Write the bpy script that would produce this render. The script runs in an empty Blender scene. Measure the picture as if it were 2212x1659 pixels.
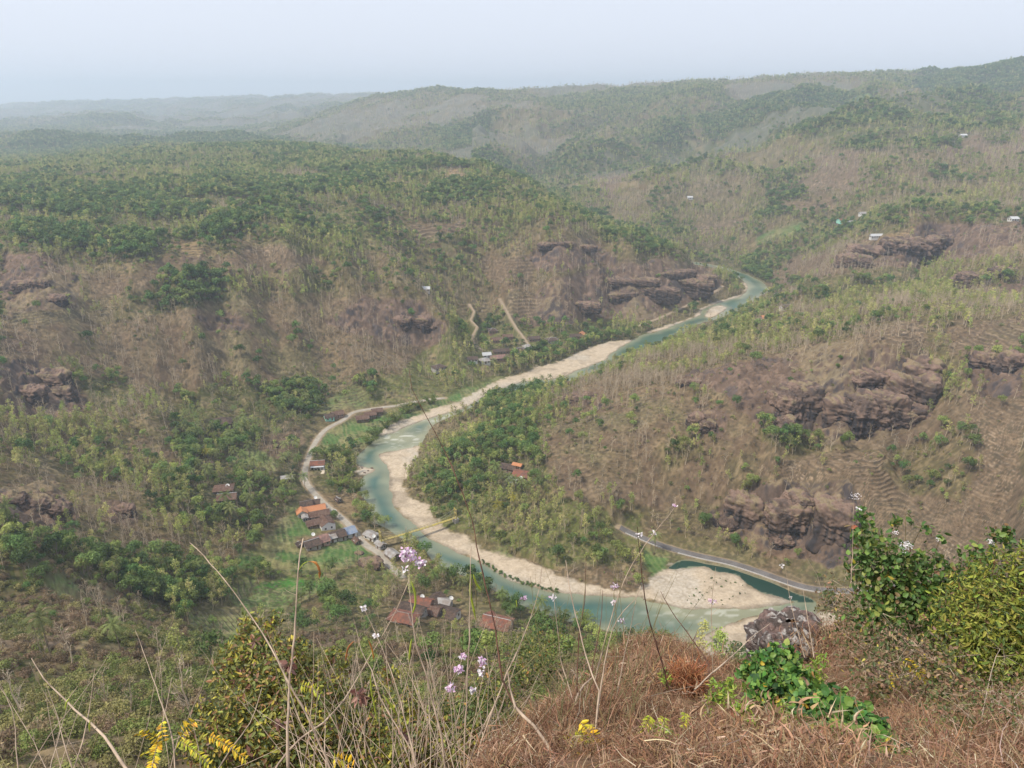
import bpy, math, random
import numpy as np
R = math.radians
random.seed(7)
rng = np.random.default_rng(11)
sc = bpy.context.scene
COL = sc.collection
# ------------------------------------------------------------------ camera
HAZE_D = 0.00018
H = 220.0                       # eye height above the river
PITCH = R(20.8)
FPX = 1661.0                    # focal length in units of a 2212 px wide frame
cam_d = bpy.data.cameras.new("camera")
cam = bpy.data.objects.new("camera", cam_d)
COL.objects.link(cam)
cam.location = (0, 0, H)
cam.rotation_euler = (math.pi / 2 - PITCH, 0, 0)
cam_d.sensor_width = 36.0
cam_d.lens = 36.0 * FPX / 2212.0
cam_d.clip_start = 0.1
cam_d.clip_end = 60000
sc.camera = cam
# ------------------------------------------------------------------ light
SUN_EL, SUN_AZ = 56.0, -118.0   # azimuth measured from +Y towards +X (sun high, to the left and a little behind)
w = bpy.data.worlds.new("World")
sc.world = w
w.use_nodes = True
nt = w.node_tree
nt.nodes.clear()
wo = nt.nodes.new("ShaderNodeOutputWorld")
bg = nt.nodes.new("ShaderNodeBackground")
sky = nt.nodes.new("ShaderNodeTexSky")
sky.sky_type = 'NISHITA'
sky.sun_disc = False
sky.sun_elevation = R(SUN_EL)
sky.sun_rotation = R(SUN_AZ)
sky.altitude = 250
sky.air_density = 1.0
sky.dust_density = 6.0
sky.ozone_density = 1.6
bg.inputs[1].default_value = 0.115
# thin milky veil over the clear-sky colour: the dry-season overcast
mixv = nt.nodes.new("ShaderNodeMix"); mixv.data_type = 'RGBA'
mixv.inputs[0].default_value = 0.85
mixv.inputs[7].default_value = (5.85, 6.2, 7.0, 1)
nt.links.new(sky.outputs[0], mixv.inputs[6])
nt.links.new(mixv.outputs[2], bg.inputs[0])
nt.links.new(bg.outputs[0], wo.inputs[0])
sl = bpy.data.lights.new("sun", 'SUN')
sl.energy = 3.2
sl.angle = R(6)
sl.color = (1.0, 0.91, 0.78)
so = bpy.data.objects.new("sun", sl)
COL.objects.link(so)
so.rotation_euler = (R(90 - SUN_EL), 0, R(-SUN_AZ + 180))
so.location = (0, 0, 400)
sc.view_settings.view_transform = 'Standard'
sc.view_settings.look = 'None'
sc.view_settings.exposure = 0.45
sc.view_settings.gamma = 1.0
sc.view_settings.use_curve_mapping = False
sc.cycles.max_bounces = 5
sc.cycles.diffuse_bounces = 2
sc.cycles.glossy_bounces = 2
sc.cycles.transmission_bounces = 3
sc.cycles.transparent_max_bounces = 6
sc.cycles.volume_bounces = 2
sc.cycles.use_denoising = True
# ------------------------------------------------------------------ helpers
CP_, SP_ = math.cos(PITCH), math.sin(PITCH)
def ray(px, py):
    a = (px - 1106.0) / FPX; b = (829.5 - py) / FPX
    return a, CP_ + b * SP_, -SP_ + b * CP_
def atz(px, py, z):
    d = ray(px, py); t = (z - H) / d[2]
    return d[0] * t, d[1] * t, z
def atY(px, py, Y):
    d = ray(px, py); t = Y / d[1]
    return d[0] * t, Y, H + d[2] * t
def proj(x, y, z):
    dz = z - H
    dep = y * CP_ - dz * SP_
    up = y * SP_ + dz * CP_
    dep = np.maximum(dep, 0.3)
    return 1106 + FPX * x / dep, 829.5 - FPX * up / dep, dep
def sstep(a, b, x):
    t = np.clip((x - a) / (b - a), 0, 1)
    return t * t * (3 - 2 * t)
def _hash(ix, iy, s):
    h = (ix.astype(np.int64) * 374761393 + iy.astype(np.int64) * 668265263 + s * 974634777) & 0xFFFFFFFF
    h = ((h ^ (h >> 13)) * 1274126177) & 0xFFFFFFFF
    return ((h ^ (h >> 16)) & 0xFFFF).astype(np.float32) / 65535.0
def noise(x, y, s=0):
    xf = np.floor(x); yf = np.floor(y)
    ix = xf.astype(np.int64); iy = yf.astype(np.int64)
    fx = (x - xf).astype(np.float32); fy = (y - yf).astype(np.float32)
    fx = fx * fx * fx * (fx * (fx * 6 - 15) + 10); fy = fy * fy * fy * (fy * (fy * 6 - 15) + 10)
    a = _hash(ix, iy, s); b = _hash(ix + 1, iy, s); c = _hash(ix, iy + 1, s); d = _hash(ix + 1, iy + 1, s)
    return (a + (b - a) * fx + (c - a) * fy + (a - b - c + d) * fx * fy) * 2 - 1
def fbm(x, y, s=0, o=4, g=0.5):
    r = 0; am = 1.0; n = 0
    for i in range(o):
        r = r + am * noise(x * 2.03 ** i + 17.3 * i, y * 2.03 ** i - 9.1 * i, s + i); n += am; am *= g
    return r / n * 1.5
def setp(o, label=None, cat=None, group=None, kind=None):
    if label: o["label"] = label
    if cat: o["category"] = cat
    if group: o["group"] = group
    if kind: o["kind"] = kind
    return o
def mesh_np(name, V, F=None, loops=None, starts=None, totals=None, mats=(), mi=None, smooth=False):
    """mesh from numpy arrays: F is an (n,k) face array"""
    me = bpy.data.meshes.new(name)
    V = np.asarray(V, np.float32)
    me.vertices.add(len(V)); me.vertices.foreach_set("co", V.ravel())
    if F is not None:
        F = np.asarray(F, np.int32); k = F.shape[1]
        loops = F.ravel(); starts = np.arange(len(F), dtype=np.int32) * k
    me.loops.add(len(loops)); me.loops.foreach_set("vertex_index", np.asarray(loops, np.int32))
    me.polygons.add(len(starts)); me.polygons.foreach_set("loop_start", np.asarray(starts, np.int32))
    if mi is not None: me.polygons.foreach_set("material_index", np.asarray(mi, np.int32))
    me.polygons.foreach_set("use_smooth", np.full(len(starts), bool(smooth)))
    for m in mats: me.materials.append(m)
    me.update(calc_edges=True)
    return me
def link(name, me, parent=None, loc=(0, 0, 0), rot=(0, 0, 0), scale=1.0):
    o = bpy.data.objects.new(name, me); COL.objects.link(o)
    o.location = loc; o.rotation_euler = rot
    o.scale = (scale, scale, scale) if not hasattr(scale, '__len__') else scale
    if parent: o.parent = parent
    return o
def catmull(src, dst):
    """weights matrix for cubic interpolation on an increasing, uniform src"""
    n = len(src); t = (dst - src[0]) / (src[1] - src[0]); i = np.clip(np.floor(t).astype(int), 0, n - 2); f = t - i
    W = np.zeros((len(dst), n))
    w4 = [-.5 * f + f * f - .5 * f ** 3, 1 - 2.5 * f * f + 1.5 * f ** 3, .5 * f + 2 * f * f - 1.5 * f ** 3, -.5 * f * f + .5 * f ** 3]
    for k in range(4):
        np.add.at(W, (np.arange(len(dst)), np.clip(i + k - 1, 0, n - 1)), w4[k])
    return W
def inpoly(px, py, poly):
    r = np.zeros(px.shape, bool); n = len(poly)
    for i in range(n):
        x1, y1 = poly[i]; x2, y2 = poly[(i + 1) % n]
        if y1 == y2: continue
        c = ((y1 > py) != (y2 > py)) & (px < (x2 - x1) * (py - y1) / (y2 - y1) + x1)
        r ^= c
    return r
def segdist(px, py, pts, closed=True):
    """distance to a polyline plus arc parameter (index + fraction) of the nearest point"""
    best = np.full(px.shape, 1e9); par = np.zeros(px.shape)
    n = len(pts)
    for i in range(n if closed else n - 1):
        x1, y1 = pts[i][:2]; x2, y2 = pts[(i + 1) % n][:2]
        dx, dy = x2 - x1, y2 - y1; L = dx * dx + dy * dy + 1e-9
        t = np.clip(((px - x1) * dx + (py - y1) * dy) / L, 0, 1)
        d = np.hypot(px - x1 - t * dx, py - y1 - t * dy)
        m = d < best; best[m] = d[m]; par[m] = i + t[m]
    return best, par
def dens(pts, step):
    """resample a polyline with a rounded curve through its points"""
    P = [tuple(map(float, p)) for p in pts]; out = []
    for i in range(len(P) - 1):
        p0 = P[max(i - 1, 0)]; p1 = P[i]; p2 = P[i + 1]; p3 = P[min(i + 2, len(P) - 1)]
        n = max(1, int(math.dist(p1, p2) / step))
        for k in range(n):
            t = k / n
            out.append(tuple(.5 * (2 * b + (c - a) * t + (2 * a - 5 * b + 4 * c - d) * t * t + (3 * b - a - 3 * c + d) * t ** 3) for a, b, c, d in zip(p0, p1, p2, p3)))
    out.append(P[-1]); return out
# ------------------------------------------------------------------ traced outlines of the valley floor (frame units, on the water plane)
RIVER = [(1760,1332),(1655,1329),(1624,1333),(1596,1339),(1558,1352),(1532,1362),(1512,1373),(1450,1392),(1330,1368),(1200,1332),(1100,1298),(1060,1270),(1010,1245),(945,1220),(915,1190),(896,1175),(866,1160),(845,1150),(826,1138),(804,1126),(799,1091),(777,1066),(779,1039),(787,1028),(811,1014),(782,1006),(769,999),(774,987),(787,972),(802,957),(821,942),(846,936),(878,922),(910,910),(958,895),(1007,880),(1056,851),(1101,834),(1151,822),(1200,819),(1250,800),(1290,785),(1312,774),(1324,762),(1364,738),(1386,724),(1426,715),(1490,690),(1510,683),(1520,668),(1560,652),(1600,640),(1617,622),(1610,610),(1580,590),(1550,580),(1500,572),(1450,565),
 (1450,560),(1500,566),(1550,574),(1590,585),(1620,596),(1650,612),(1662,630),(1640,641),(1600,671),(1560,686),(1510,701),(1480,716),(1440,739),(1400,753),(1340,775),(1290,800),(1230,824),(1185,835),(1133,843),(1090,848),(1051,862),(1007,887),(960,908),(936,918),(925,935),(915,950),(903,962),(869,972),(819,981),(819,991),(834,1006),(841,1021),(841,1046),(844,1073),(856,1101),(888,1128),(908,1148),(943,1173),(985,1192),(1020,1205),(1069,1232),(1097,1250),(1148,1268),(1205,1280),(1287,1288),(1338,1292),(1381,1288),(1399,1296),(1450,1309),(1494,1315),(1609,1315),(1663,1311),(1710,1302),(1760,1300)]
POND = [(1440,1228),(1452,1220),(1477,1211),(1519,1214),(1556,1221),(1600,1232),(1640,1246),(1671,1257),(1717,1280),(1760,1300),(1710,1298),(1663,1284),(1635,1275),(1609,1260),(1591,1242),(1544,1234),(1525,1226),(1498,1223),(1457,1231)]
SPIT = [(1521,684),(1535,688),(1560,676),(1572,664),(1560,658),(1535,664),(1524,674)]
SANDS = [
 [(869,965),(903,955),(901,984),(888,1004),(878,1019),(869,1036),(878,1061),(896,1083),(923,1096),(931,1126),(958,1145),(1007,1163),(1042,1190),(1097,1202),(1140,1218),(1184,1234),(1240,1257),(1328,1278),(1374,1280),(1398,1262),(1430,1240),(1450,1224),(1500,1218),(1560,1228),(1600,1245),(1640,1272),(1712,1292),(1712,1304),(1609,1322),(1494,1322),(1399,1300),(1381,1292),(1338,1296),(1205,1284),(1097,1254),(1020,1209),(943,1176),(888,1132),(844,1080),(830,1021),(810,985)],
 [(1130,826),(1151,815),(1183,794),(1230,774),(1280,752),(1324,739),(1366,735),(1400,722),(1386,728),(1330,768),(1250,805),(1205,822)],
 [(800,962),(838,922),(878,906),(940,886),(1000,862),(1050,838),(1095,818),(1150,802),(1190,790),(1200,812),(1160,826),(1060,858),(958,902),(878,928),(815,952)],
 [(1512,1375),(1558,1350),(1624,1331),(1700,1326),(1800,1330),(1820,1400),(1700,1460),(1500,1440),(1450,1395)],
 [(781,1000),(812,1014),(788,1030),(775,1020)],
 [(1560,655),(1620,640),(1622,618),(1612,606),(1606,612),(1612,624),(1596,638),(1550,652),(1505,672),(1500,684),(1440,704),(1400,718),(1440,712),(1510,688)],
]
ROAD1 = [(960,852),(900,862),(860,872),(824,878),(764,890),(742,905),(702,927),(680,955),(668,982),(660,1007),(658,1034),(670,1051),(687,1069),(712,1090),(737,1108),(760,1130),(787,1163),(816,1182),(841,1210),(872,1238)]
ROAD2 = [(1340,1140),(1392,1150),(1444,1160),(1519,1175),(1581,1188),(1646,1208),(1735,1238),(1799,1251),(1876,1264),(1991,1282),(2120,1310)]
PATH3 = [(1375,700),(1405,690),(1440,677),(1470,664),(1500,651),(1530,639),(1560,625)]
PATH4 = [(1080,682),(1100,697),(1115,709),(1135,722),(1143,728)]
PATH5 = [(1013,635),(1024,643),(1016,653),(1030,660),(1018,672),(1026,684),(1040,690)]
def wxy(P, z=0.0): return [atz(x, y, z)[:2] for x, y in P]
RIV_W, POND_W, SPIT_W = wxy(dens(RIVER, 6)), wxy(dens(POND, 6)), wxy(SPIT)
SANDS_W = [wxy(dens(s, 8)) for s in SANDS]
ROADS = [(wxy(dens(ROAD1, 8), 5.0), 3.4), (wxy(dens(ROAD2, 8), 8.0), 4.2), (wxy(dens(PATH3, 8), 5.0), 2.6), (wxy(dens(PATH4, 8), 14.0), 1.5), (wxy(dens(PATH5, 8), 36.0), 1.2)]
# ------------------------------------------------------------------ relief: control points (frame x, frame y, height) or (frame x, frame y, None, distance)
C = []
def z_(*a):
    for x, y, z in a: C.append(atz(x, y, z))
def y_(*a):
    for x, y, Y in a: C.append(atY(x, y, Y))
def w_(*a):
    for u, Y, z in a: C.append((u * Y, Y, z))
z_(*[(x, y, 2) for x, y in RIVER[::4]])
z_((1100,1215,7),(1250,1250,6),(1390,1260,5),(1600,1300,3),(1560,1250,3),(1600,1345,4),(900,1060,5),(940,1110,5),(1000,1150,7),(1150,1225,9))
# road 2 shelf
z_((1392,1150,9),(1519,1175,8),(1646,1208,8),(1735,1238,8),(1876,1264,9),(1991,1282,12))
# left bank flats and village
z_((690,1110,6),(600,1190,10),(760,1180,6),(700,1190,7),(480,1270,20),(620,1290,11),(560,1340,16),(450,1360,28),(380,1310,32),(300,1300,44),(200,1300,62),
   (900,1310,12),(960,1300,8),(1080,1340,15),(820,1250,9),(760,1230,10),(760,1300,14),(700,1340,22),(900,1360,20),(1000,1370,26),
   (740,1000,5),(690,960,6),(640,1000,8),(560,960,12),(560,1050,14),(520,1120,19),(440,1050,24),(480,980,18),(400,960,24),(330,900,34),(300,980,34),
   (450,880,22),(560,880,14),(640,900,10),(740,860,10),(820,840,10),(880,870,5),(860,800,15),(760,820,16),(700,790,22),(930,830,7),(960,790,9),(1050,770,7),(1150,730,8),(1250,720,7),(1350,700,6),(1440,685,5),(1050,815,4),(1170,780,4))
# left slopes
z_((200,870,44),(80,880,52),(0,960,60),(0,1050,66),(120,1100,58),(200,1160,50),(300,1160,38),(400,1140,26),(0,1200,78),(100,1200,66),
   (0,780,74),(120,800,60),(250,800,46),(400,800,36),(500,780,33),(600,780,30),(200,700,70),(0,680,86),(100,620,96),(0,545,108))
z_((850,782,16),(760,770,26),(680,740,36),(930,770,12),(980,700,16))
y_((840,637,640),(740,645,620),(930,665,640),(620,655,590),(960,700,625))
z_((400,700,66),(500,650,74),(600,620,72),(300,620,88),(700,600,72),(820,600,62),(500,560,98),(620,540,98),(740,540,92),(850,560,78))
# plateau on the left
z_((0,525,114),(200,550,104),(400,515,105),(0,400,118),(200,400,118),(400,400,116),(600,420,110),(700,480,102),(300,470,112),(100,470,116),(800,450,108),(900,400,112),(820,380,116),(600,360,114))
y_((0,340,2100),(150,333,2050),(300,320,2000),(450,320,1950),(600,321,1900),(740,330,1750),(790,341,1600),(870,346,1450),(940,344,1350),(1000,362,1280),(1080,378,1200),(1150,404,1100),(1165,422,1060),(1250,464,980),(1350,502,900),(1400,521,880),(1480,546,880),(1530,574,880))
# face of that hill above the river
z_((1000,450,100),(1000,560,64),(1100,480,90),(1100,620,42),(1180,440,94),(1200,530,76),(1250,520,75),(1300,560,58),(1350,520,70),(1400,560,48),(1120,570,60),(1050,650,26),(1150,690,14),(1250,660,24),(1260,690,10),(1000,620,38),(930,620,44),(900,600,54),(1450,668,7),(1350,690,9),(1520,645,4))
y_((1300,600,800),(1400,590,812),(1480,588,825),(1540,592,850),(1330,650,778),(1420,655,778),(1490,640,800))
# spur inside the bend
z_((920,1000,8),(1000,1000,12),(1100,1000,16),(1100,1100,12),(1000,1090,9),(1200,1150,11),(1300,1180,9),(1100,930,18),(1050,890,8),(1000,930,9),(1180,880,22),(1200,1000,26),(1300,1050,24),(1300,950,36),(1400,1100,16),(1300,870,34),(1400,900,44),(1450,850,46),(1450,1000,32),(1550,1000,34),(1550,900,46),(1550,1100,22),(1480,1120,16),(1620,1040,34),(1650,950,44))
y_((1200,848,540),(1270,812,560),(1340,782,575),(1420,766,590),(1500,750,600),(1600,712,630),(1700,678,650),(1780,655,660),(1850,640,680))
z_((1500,800,50),(1600,760,54),(1600,820,60),(1700,790,66),(1700,860,60),(1750,740,60),(1820,700,66))
# the big outcrop and the terraces below it
z_((1760,960,42),(1850,958,42),(1950,955,46),(2010,940,52))
z_((1760,880,56),(1850,870,60),(1950,850,64),(2020,840,68),(1850,800,76),(1950,780,80),(1900,720,82),(2000,720,84))
z_((1700,1010,40),(1800,1010,42),(1900,1000,44),(2000,1000,44),(1650,1060,36),(1750,1045,38),(1840,1045,40),(1900,1080,33),(2000,1100,33),(2100,1050,50))
y_((1620,1205,330),(1700,1225,318),(1800,1240,306),(1860,1225,300))
z_((1640,1110,24),(1740,1120,24),(1840,1130,24))
z_((1900,1200,18),(2000,1230,16),(2000,1180,25),(2100,1200,30),(2212,1200,42),(2212,1100,55),(2212,1000,65),(2212,900,76),(2100,900,66),(2080,820,76),(2120,1310,10),(2060,1295,10),(2212,780,86),(2150,760,84),(2100,700,86),(2212,680,92),(2050,660,84))
y_((1950,640,620),(2050,632,640),(2212,600,640),(1900,650,640),(2000,560,780))
# right bank beyond the spur
z_((1700,620,12),(1680,560,14),(1620,560,6),(1750,600,26),(1850,590,44),(1850,560,62),(1950,590,58),(1750,560,32),(1700,530,24),(2100,600,68),(2212,565,84))
y_((1840,535,800),(1900,512,800),(2000,500,790),(2100,490,770),(2212,480,760),(1950,545,760),(2100,540,720),(2200,530,700))
z_((1850,480,66),(1780,500,42),(1720,480,50),(1600,520,20),(1500,510,24),(1500,470,42),(1650,480,44),(1700,430,70),(1850,430,86),(2000,440,90),(2100,420,100),(2212,430,104),(1300,430,52),(1250,420,40),(1400,420,62),(1600,400,78),(1450,350,70),(1300,380,50),(1180,370,40))
z_((1600,330,110),(1800,350,118),(2000,350,126),(2212,350,132),(1400,300,110),(1200,310,90),(1700,290,140),(1900,280,156),(2100,300,150))
y_((2212,220,2000),(2000,240,2050),(1800,240,2200),(1600,250,2300),(1400,250,2500),(1200,260,2500),(1000,280,2500),(900,300,2500),(1250,340,1900),(1100,330,2000))
y_((2212,152,2550),(2120,160,2600),(2000,172,2650),(1900,172,2700),(1800,175,2750),(1700,180,2800),(1600,184,2900),(1500,187,3000),(1400,194,3050),(1300,198,3100),(1200,200,3150),(1100,204,3200),(1000,204,3250),(930,201,3300),(860,208,3350),(800,215,3400),(760,226,3450))
y_((1000,230,2900),(900,250,2900),(1200,225,2800),(1500,210,2600))
# hidden hollows and the far plain
w_((-.6,2700,60),(-.4,2700,50),(-.25,2400,60),(-.15,1900,50),(-.05,1600,55),(.02,1400,45),(.08,1250,40),(.14,1120,25),(.2,1000,18),(.24,930,8),
   (-.8,3600,40),(-.5,3600,40),(-.3,3400,55),(-.2,3900,110),(-.12,4200,150),(0,4200,170),(.2,4200,200),(.5,3600,240),(.8,3200,280),(.9,2600,300),
   (-.8,5200,60),(-.5,5200,70),(-.3,5200,90))
y_((0,238,7600),(200,230,7600),(400,224,7400),(600,218,7200),(740,214,7000),(100,270,5600),(300,265,5600),(500,262,5000),(650,250,4600))
w_((-.9,7600,60),(-.2,6500,160),(0,6500,180),(.3,6500,200),(.9,6500,240),(-.9,12000,-60),(-.4,12000,-40),(0,12000,0),(.5,12000,120),(.9,12000,150))
# outside the frame, sideways
w_((-.95,100,125),(-.95,200,90),(-.95,400,80),(-.95,700,112),(-.95,1200,118),(-.95,2000,110),(.95,100,130),(.95,200,90),(.95,400,95),(.95,700,110),(.95,1200,130),(.95,2000,190),(.8,330,80),(.8,500,90))
# steep ground just below the viewpoint
for u in (-.9, -.6, -.3, 0, .3, .6, .9):
    w_((u, 6, 200), (u, 10, 195), (u, 20, 186), (u, 36, 174 + 3 * (u > .2)))
y_((100,1640,62),(400,1640,60),(700,1640,52),(950,1600,50),(200,1500,108),(400,1500,110),(600,1500,128),(800,1500,122),(1000,1450,100),(850,1420,170),(1050,1410,160),(150,1350,170),(300,1400,160),(0,1450,125),(0,1300,190),(600,1420,200),(500,1440,175),(1200,1420,150),(1150,1380,215))
w_((.2,70,150),(.4,70,150),(.6,70,152),(.3,130,104),(.5,130,104),(.3,190,56),(.5,190,56),(.7,190,66),(.2,215,34),(.1,200,54),(.3,232,22),(.45,240,24),(.6,250,36))
C = np.array(C, float)
cu, cv = C[:, 0] / C[:, 1], np.log(C[:, 1])
SU = 2.2
def tps_fit(u, v, z, lam):
    n = len(u); d2 = (SU * (u[:, None] - u)) ** 2 + (v[:, None] - v) ** 2
    K = .5 * d2 * np.log(d2 + 1e-12) + lam * np.eye(n)
    P = np.c_[np.ones(n), u, v]; A = np.block([[K, P], [P.T, np.zeros((3, 3))]])
    return np.linalg.solve(A, np.r_[z, 0, 0, 0])
# heights are fitted as the sight-line slope where far and as metres where near; metres everywhere is enough here
wt = tps_fit(cu, cv, C[:, 2], 2e-4)
gu = np.linspace(-1.1, 1.1, 170); gv = np.linspace(math.log(8.0), math.log(12500.0), 330)
GU, GV = np.meshgrid(gu, gv)
cz = np.zeros(GU.shape)
for r in range(len(gv)):
    d2 = (SU * (GU[r][:, None] - cu)) ** 2 + (GV[r][:, None] - cv) ** 2
    cz[r] = (.5 * d2 * np.log(d2 + 1e-12)) @ wt[:-3] + wt[-3] + wt[-2] * GU[r] + wt[-1] * GV[r]
YR = np.r_[np.geomspace(9, 240, 240, endpoint=False), np.geomspace(240, 1150, 1150, endpoint=False), np.geomspace(1150, 3600, 420, endpoint=False), np.geomspace(3600, 12000, 110)]
UC = np.linspace(-1.04, 1.04, 1560)
NR, NC = len(YR), len(UC)
TZ = catmull(gv, np.log(YR)) @ cz @ catmull(gu, UC).T
TY = np.repeat(YR[:, None], NC, 1); TX = TY * UC[None, :]
# no slope steeper than loose ground holds (rock faces are added on top)
lo = TZ.copy(); hi = TZ.copy(); i0_, i1_ = int(np.searchsorted(YR, 236)), int(np.searchsorted(YR, 1150))
for i in range(i0_, i1_): lo[i] = np.minimum(lo[i], lo[i - 1] + .85 * (YR[i] - YR[i - 1]))
for i in range(i1_, i0_, -1): hi[i - 1] = np.maximum(hi[i - 1], hi[i] - .85 * (YR[i] - YR[i - 1]))
TZ[i0_:i1_] = .5 * (lo + hi)[i0_:i1_]
# valley-floor rasters, 1 m cells
X0, X1, Y0, Y1 = -330, 620, 215, 1080
rx = np.arange(X0, X1) + .5; ry = np.arange(Y0, Y1) + .5
RX, RY = np.meshgrid(rx, ry)
def sdist(P):
    d, _ = segdist(RX, RY, P); return np.where(inpoly(RX, RY, P), -d, d)
d_w = np.minimum(sdist(RIV_W), sdist(POND_W))
d_w = np.maximum(d_w, -sdist(SPIT_W))
d_s = np.full(RX.shape, 1e3)
for s in SANDS_W: d_s = np.minimum(d_s, sdist(s))
d_s = np.minimum(d_s, sdist(SPIT_W))
def bil(A, x, y):
    fx = np.clip(x - X0 - .5, 0, A.shape[1] - 1.001); fy = np.clip(y - Y0 - .5, 0, A.shape[0] - 1.001)
    ix = fx.astype(int); iy = fy.astype(int); fx = fx - ix; fy = fy - iy
    return (A[iy, ix] * (1 - fx) + A[iy, ix + 1] * fx) * (1 - fy) + (A[iy + 1, ix] * (1 - fx) + A[iy + 1, ix + 1] * fx) * fy
inr = (TX > X0) & (TX < X1) & (TY > Y0) & (TY < Y1)
DW = np.where(inr, bil(d_w, TX, TY), 400.0); DS = np.where(inr, bil(d_s, TX, TY), 400.0)
DW = DW + np.where(inr, fbm(TX / 9, TY / 9, 71, 3) * 1.1, 0)
k = sstep(2, 60, DW)
low = 0.35 + .05 * np.maximum(DW, 0)
TZ = np.where(inr, TZ * k + np.minimum(TZ, low) * (1 - k), TZ)
TZ = np.maximum(TZ, np.where(inr & (DW > 0), np.minimum(low, 1.5), -50))
SX, SY, SD = proj(TX, TY, TZ)
# ------------------------------------------------------------------ land cover
# class: (ground linear rgb, green, teak, bare, palm, bush densities per 100 m2, rock, terrace)
CL = {
 'M': ((.16,.145,.075), .40, 1.0, .75, .01, .8, 0, 0),
 'G': ((.095,.11,.042), 1.9, .8, .1, .05, 1.6, 0, 0),
 'g': ((.14,.165,.06), 1.0, 1.7, .2, .06, 1.1, 0, 0),
 'P': ((.09,.10,.05), 1.5, .6, .1, .55, 1.2, 0, 0),
 'Y': ((.16,.14,.075), .25, 2.2, .8, .01, .7, 0, 0),
 'B': ((.205,.160,.105), .04, .12, 1.7, 0, .45, .12, .38),
 'b': ((.19,.145,.10), .04, .15, .7, 0, .35, .3, .48),
 'R': ((.215,.145,.108), .03, .04, .25, 0, .3, 1, 0),
 'T': ((.20,.15,.108), .03, .08, .22, 0, .2, .1, 1),
 't': ((.17,.15,.085), .15, .5, .4, 0, .3, 0, 1),
 'D': ((.36,.26,.15), .05, .1, .2, 0, .1, 0, 1),
 'F': ((.085,.15,.045), .0, .03, 0, .02, .08, 0, .35),
 'f': ((.15,.19,.07), .06, .15, .05, .05, .2, 0, .8),
 'p': ((.05,.20,.03), 0, 0, 0, 0, 0, 0, .15),
 'H': ((.25,.19,.12), .15, .1, .05, .12, .2, 0, 0),
 'S': ((.095,.085,.045), .3, .5, .25, .0, 3.2, 0, 0),
}
KEYS = list(CL); KI = {k: i for i, k in enumerate(KEYS)}
q = 4
cm = np.full((1660 // q + 1, 2212 // q + 1), KI['M'], np.int16)
CX, CY = np.meshgrid(np.arange(cm.shape[1]) * q + .0, np.arange(cm.shape[0]) * q + .0)
CXw = CX + fbm(CX / 60, CY / 40, 5, 4) * 14; CYw = CY + fbm(CX / 60, CY / 40, 25, 4) * 9
def paint(k, *P):
    for p in P: cm[inpoly(CXw, CYw, p)] = KI[k]
# far hills
paint('M', [(1150,420),(1330,340),(1420,380),(1500,470),(1420,500),(1300,450)],[(1700,240),(1850,200),(1900,260),(1760,300)],[(1800,330),(1900,320),(1880,400),(1760,410)],[(1500,380),(1700,360),(1740,450),(1600,480),(1480,480)],[(1050,270),(1200,250),(1260,300),(1120,310)],[(1350,225),(1480,215),(1500,250),(1380,262)],[(2000,230),(2212,215),(2212,260),(2050,270)],[(700,255),(860,240),(880,290),(760,300)])
paint('b', [(1270,400),(1380,360),(1400,380),(1320,440)],[(1740,340),(1860,330),(1850,390),(1760,400)],[(1980,300),(2212,290),(2212,340),(2050,350)])
paint('G', [(1480,270),(1700,230),(1960,240),(2212,270),(2212,300),(1960,330),(1700,310),(1560,330)],[(1980,130),(2212,120),(2212,200),(1980,200)],[(1200,330),(1480,290),(1560,340),(1400,390),(1250,400),(1140,370)],[(1600,430),(1740,420),(1700,470),(1640,480)],[(1470,525),(1600,540),(1700,600),(1640,610),(1540,570)],[(1780,480),(1900,460),(2000,450),(1960,490),(1830,500)],[(1000,190),(1300,186),(1300,200),(1000,205)],[(920,300),(1060,280),(1080,350),(960,330)])
paint('F', [(1640,510),(1720,478),(1760,480),(1740,500),(1640,525)]); paint('F', [(1820,246),(1930,244),(1930,250),(1820,252)])
paint('T', [(1720,395),(1880,385),(1880,412),(1740,420)],[(1500,490),(1600,470),(1620,480),(1500,515)],[(1680,440),(1800,430),(1800,455),(1690,462)])
paint('R', [(1840,570),(1850,540),(1900,512),(2000,490),(2212,478),(2212,545),(2120,560),(1960,585)])
paint('D', [(1880,508),(1985,488),(1985,500),(1900,516)])
paint('b', [(1660,620),(1700,560),(1840,540),(1850,580),(1760,620),(1700,650)])
# plateau hill
paint('G', [(0,400),(200,400),(700,385),(740,370),(1000,345),(1150,390),(1160,440),(900,440),(720,470),(600,500),(450,510),(340,520),(330,560),(250,545),(0,520)],
 [(0,325),(300,303),(640,308),(800,330),(760,345),(600,330),(300,325),(100,345),(0,345)])
paint('g', [(0,345),(740,345),(740,372),(380,388),(0,398)],[(560,470),(720,440),(900,430),(1000,460),(860,520),(720,560),(560,540)])
paint('M', [(120,365),(420,360),(420,378),(150,388)],[(800,440),(1100,440),(1260,470),(1350,540),(1250,560),(1000,600),(860,560)],[(1000,600),(1260,560),(1280,600),(1180,640),(1040,650)])
paint('Y', [(860,480),(1200,440),(1320,510),(1280,540),(1100,560),(900,540)],[(400,610),(860,600),(900,630),(800,640),(620,650),(430,660)])
paint('G', [(1160,405),(1250,450),(1350,490),(1530,572),(1560,610),(1480,575),(1330,520),(1190,440)],[(270,640),(340,605),(480,600),(480,650),(400,700),(290,690)],[(650,585),(725,590),(720,632),(655,630)],[(400,590),(520,580),(520,610),(400,615)])
paint('R', [(0,540),(110,555),(190,600),(150,680),(60,700),(0,690)],[(1110,555),(1190,515),(1300,525),(1330,560),(1180,575)],[(390,545),(450,540),(450,580),(390,580)])
paint('b', [(190,600),(400,560),(620,540),(700,560),(600,590),(430,595),(300,620),(200,660)])
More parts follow.
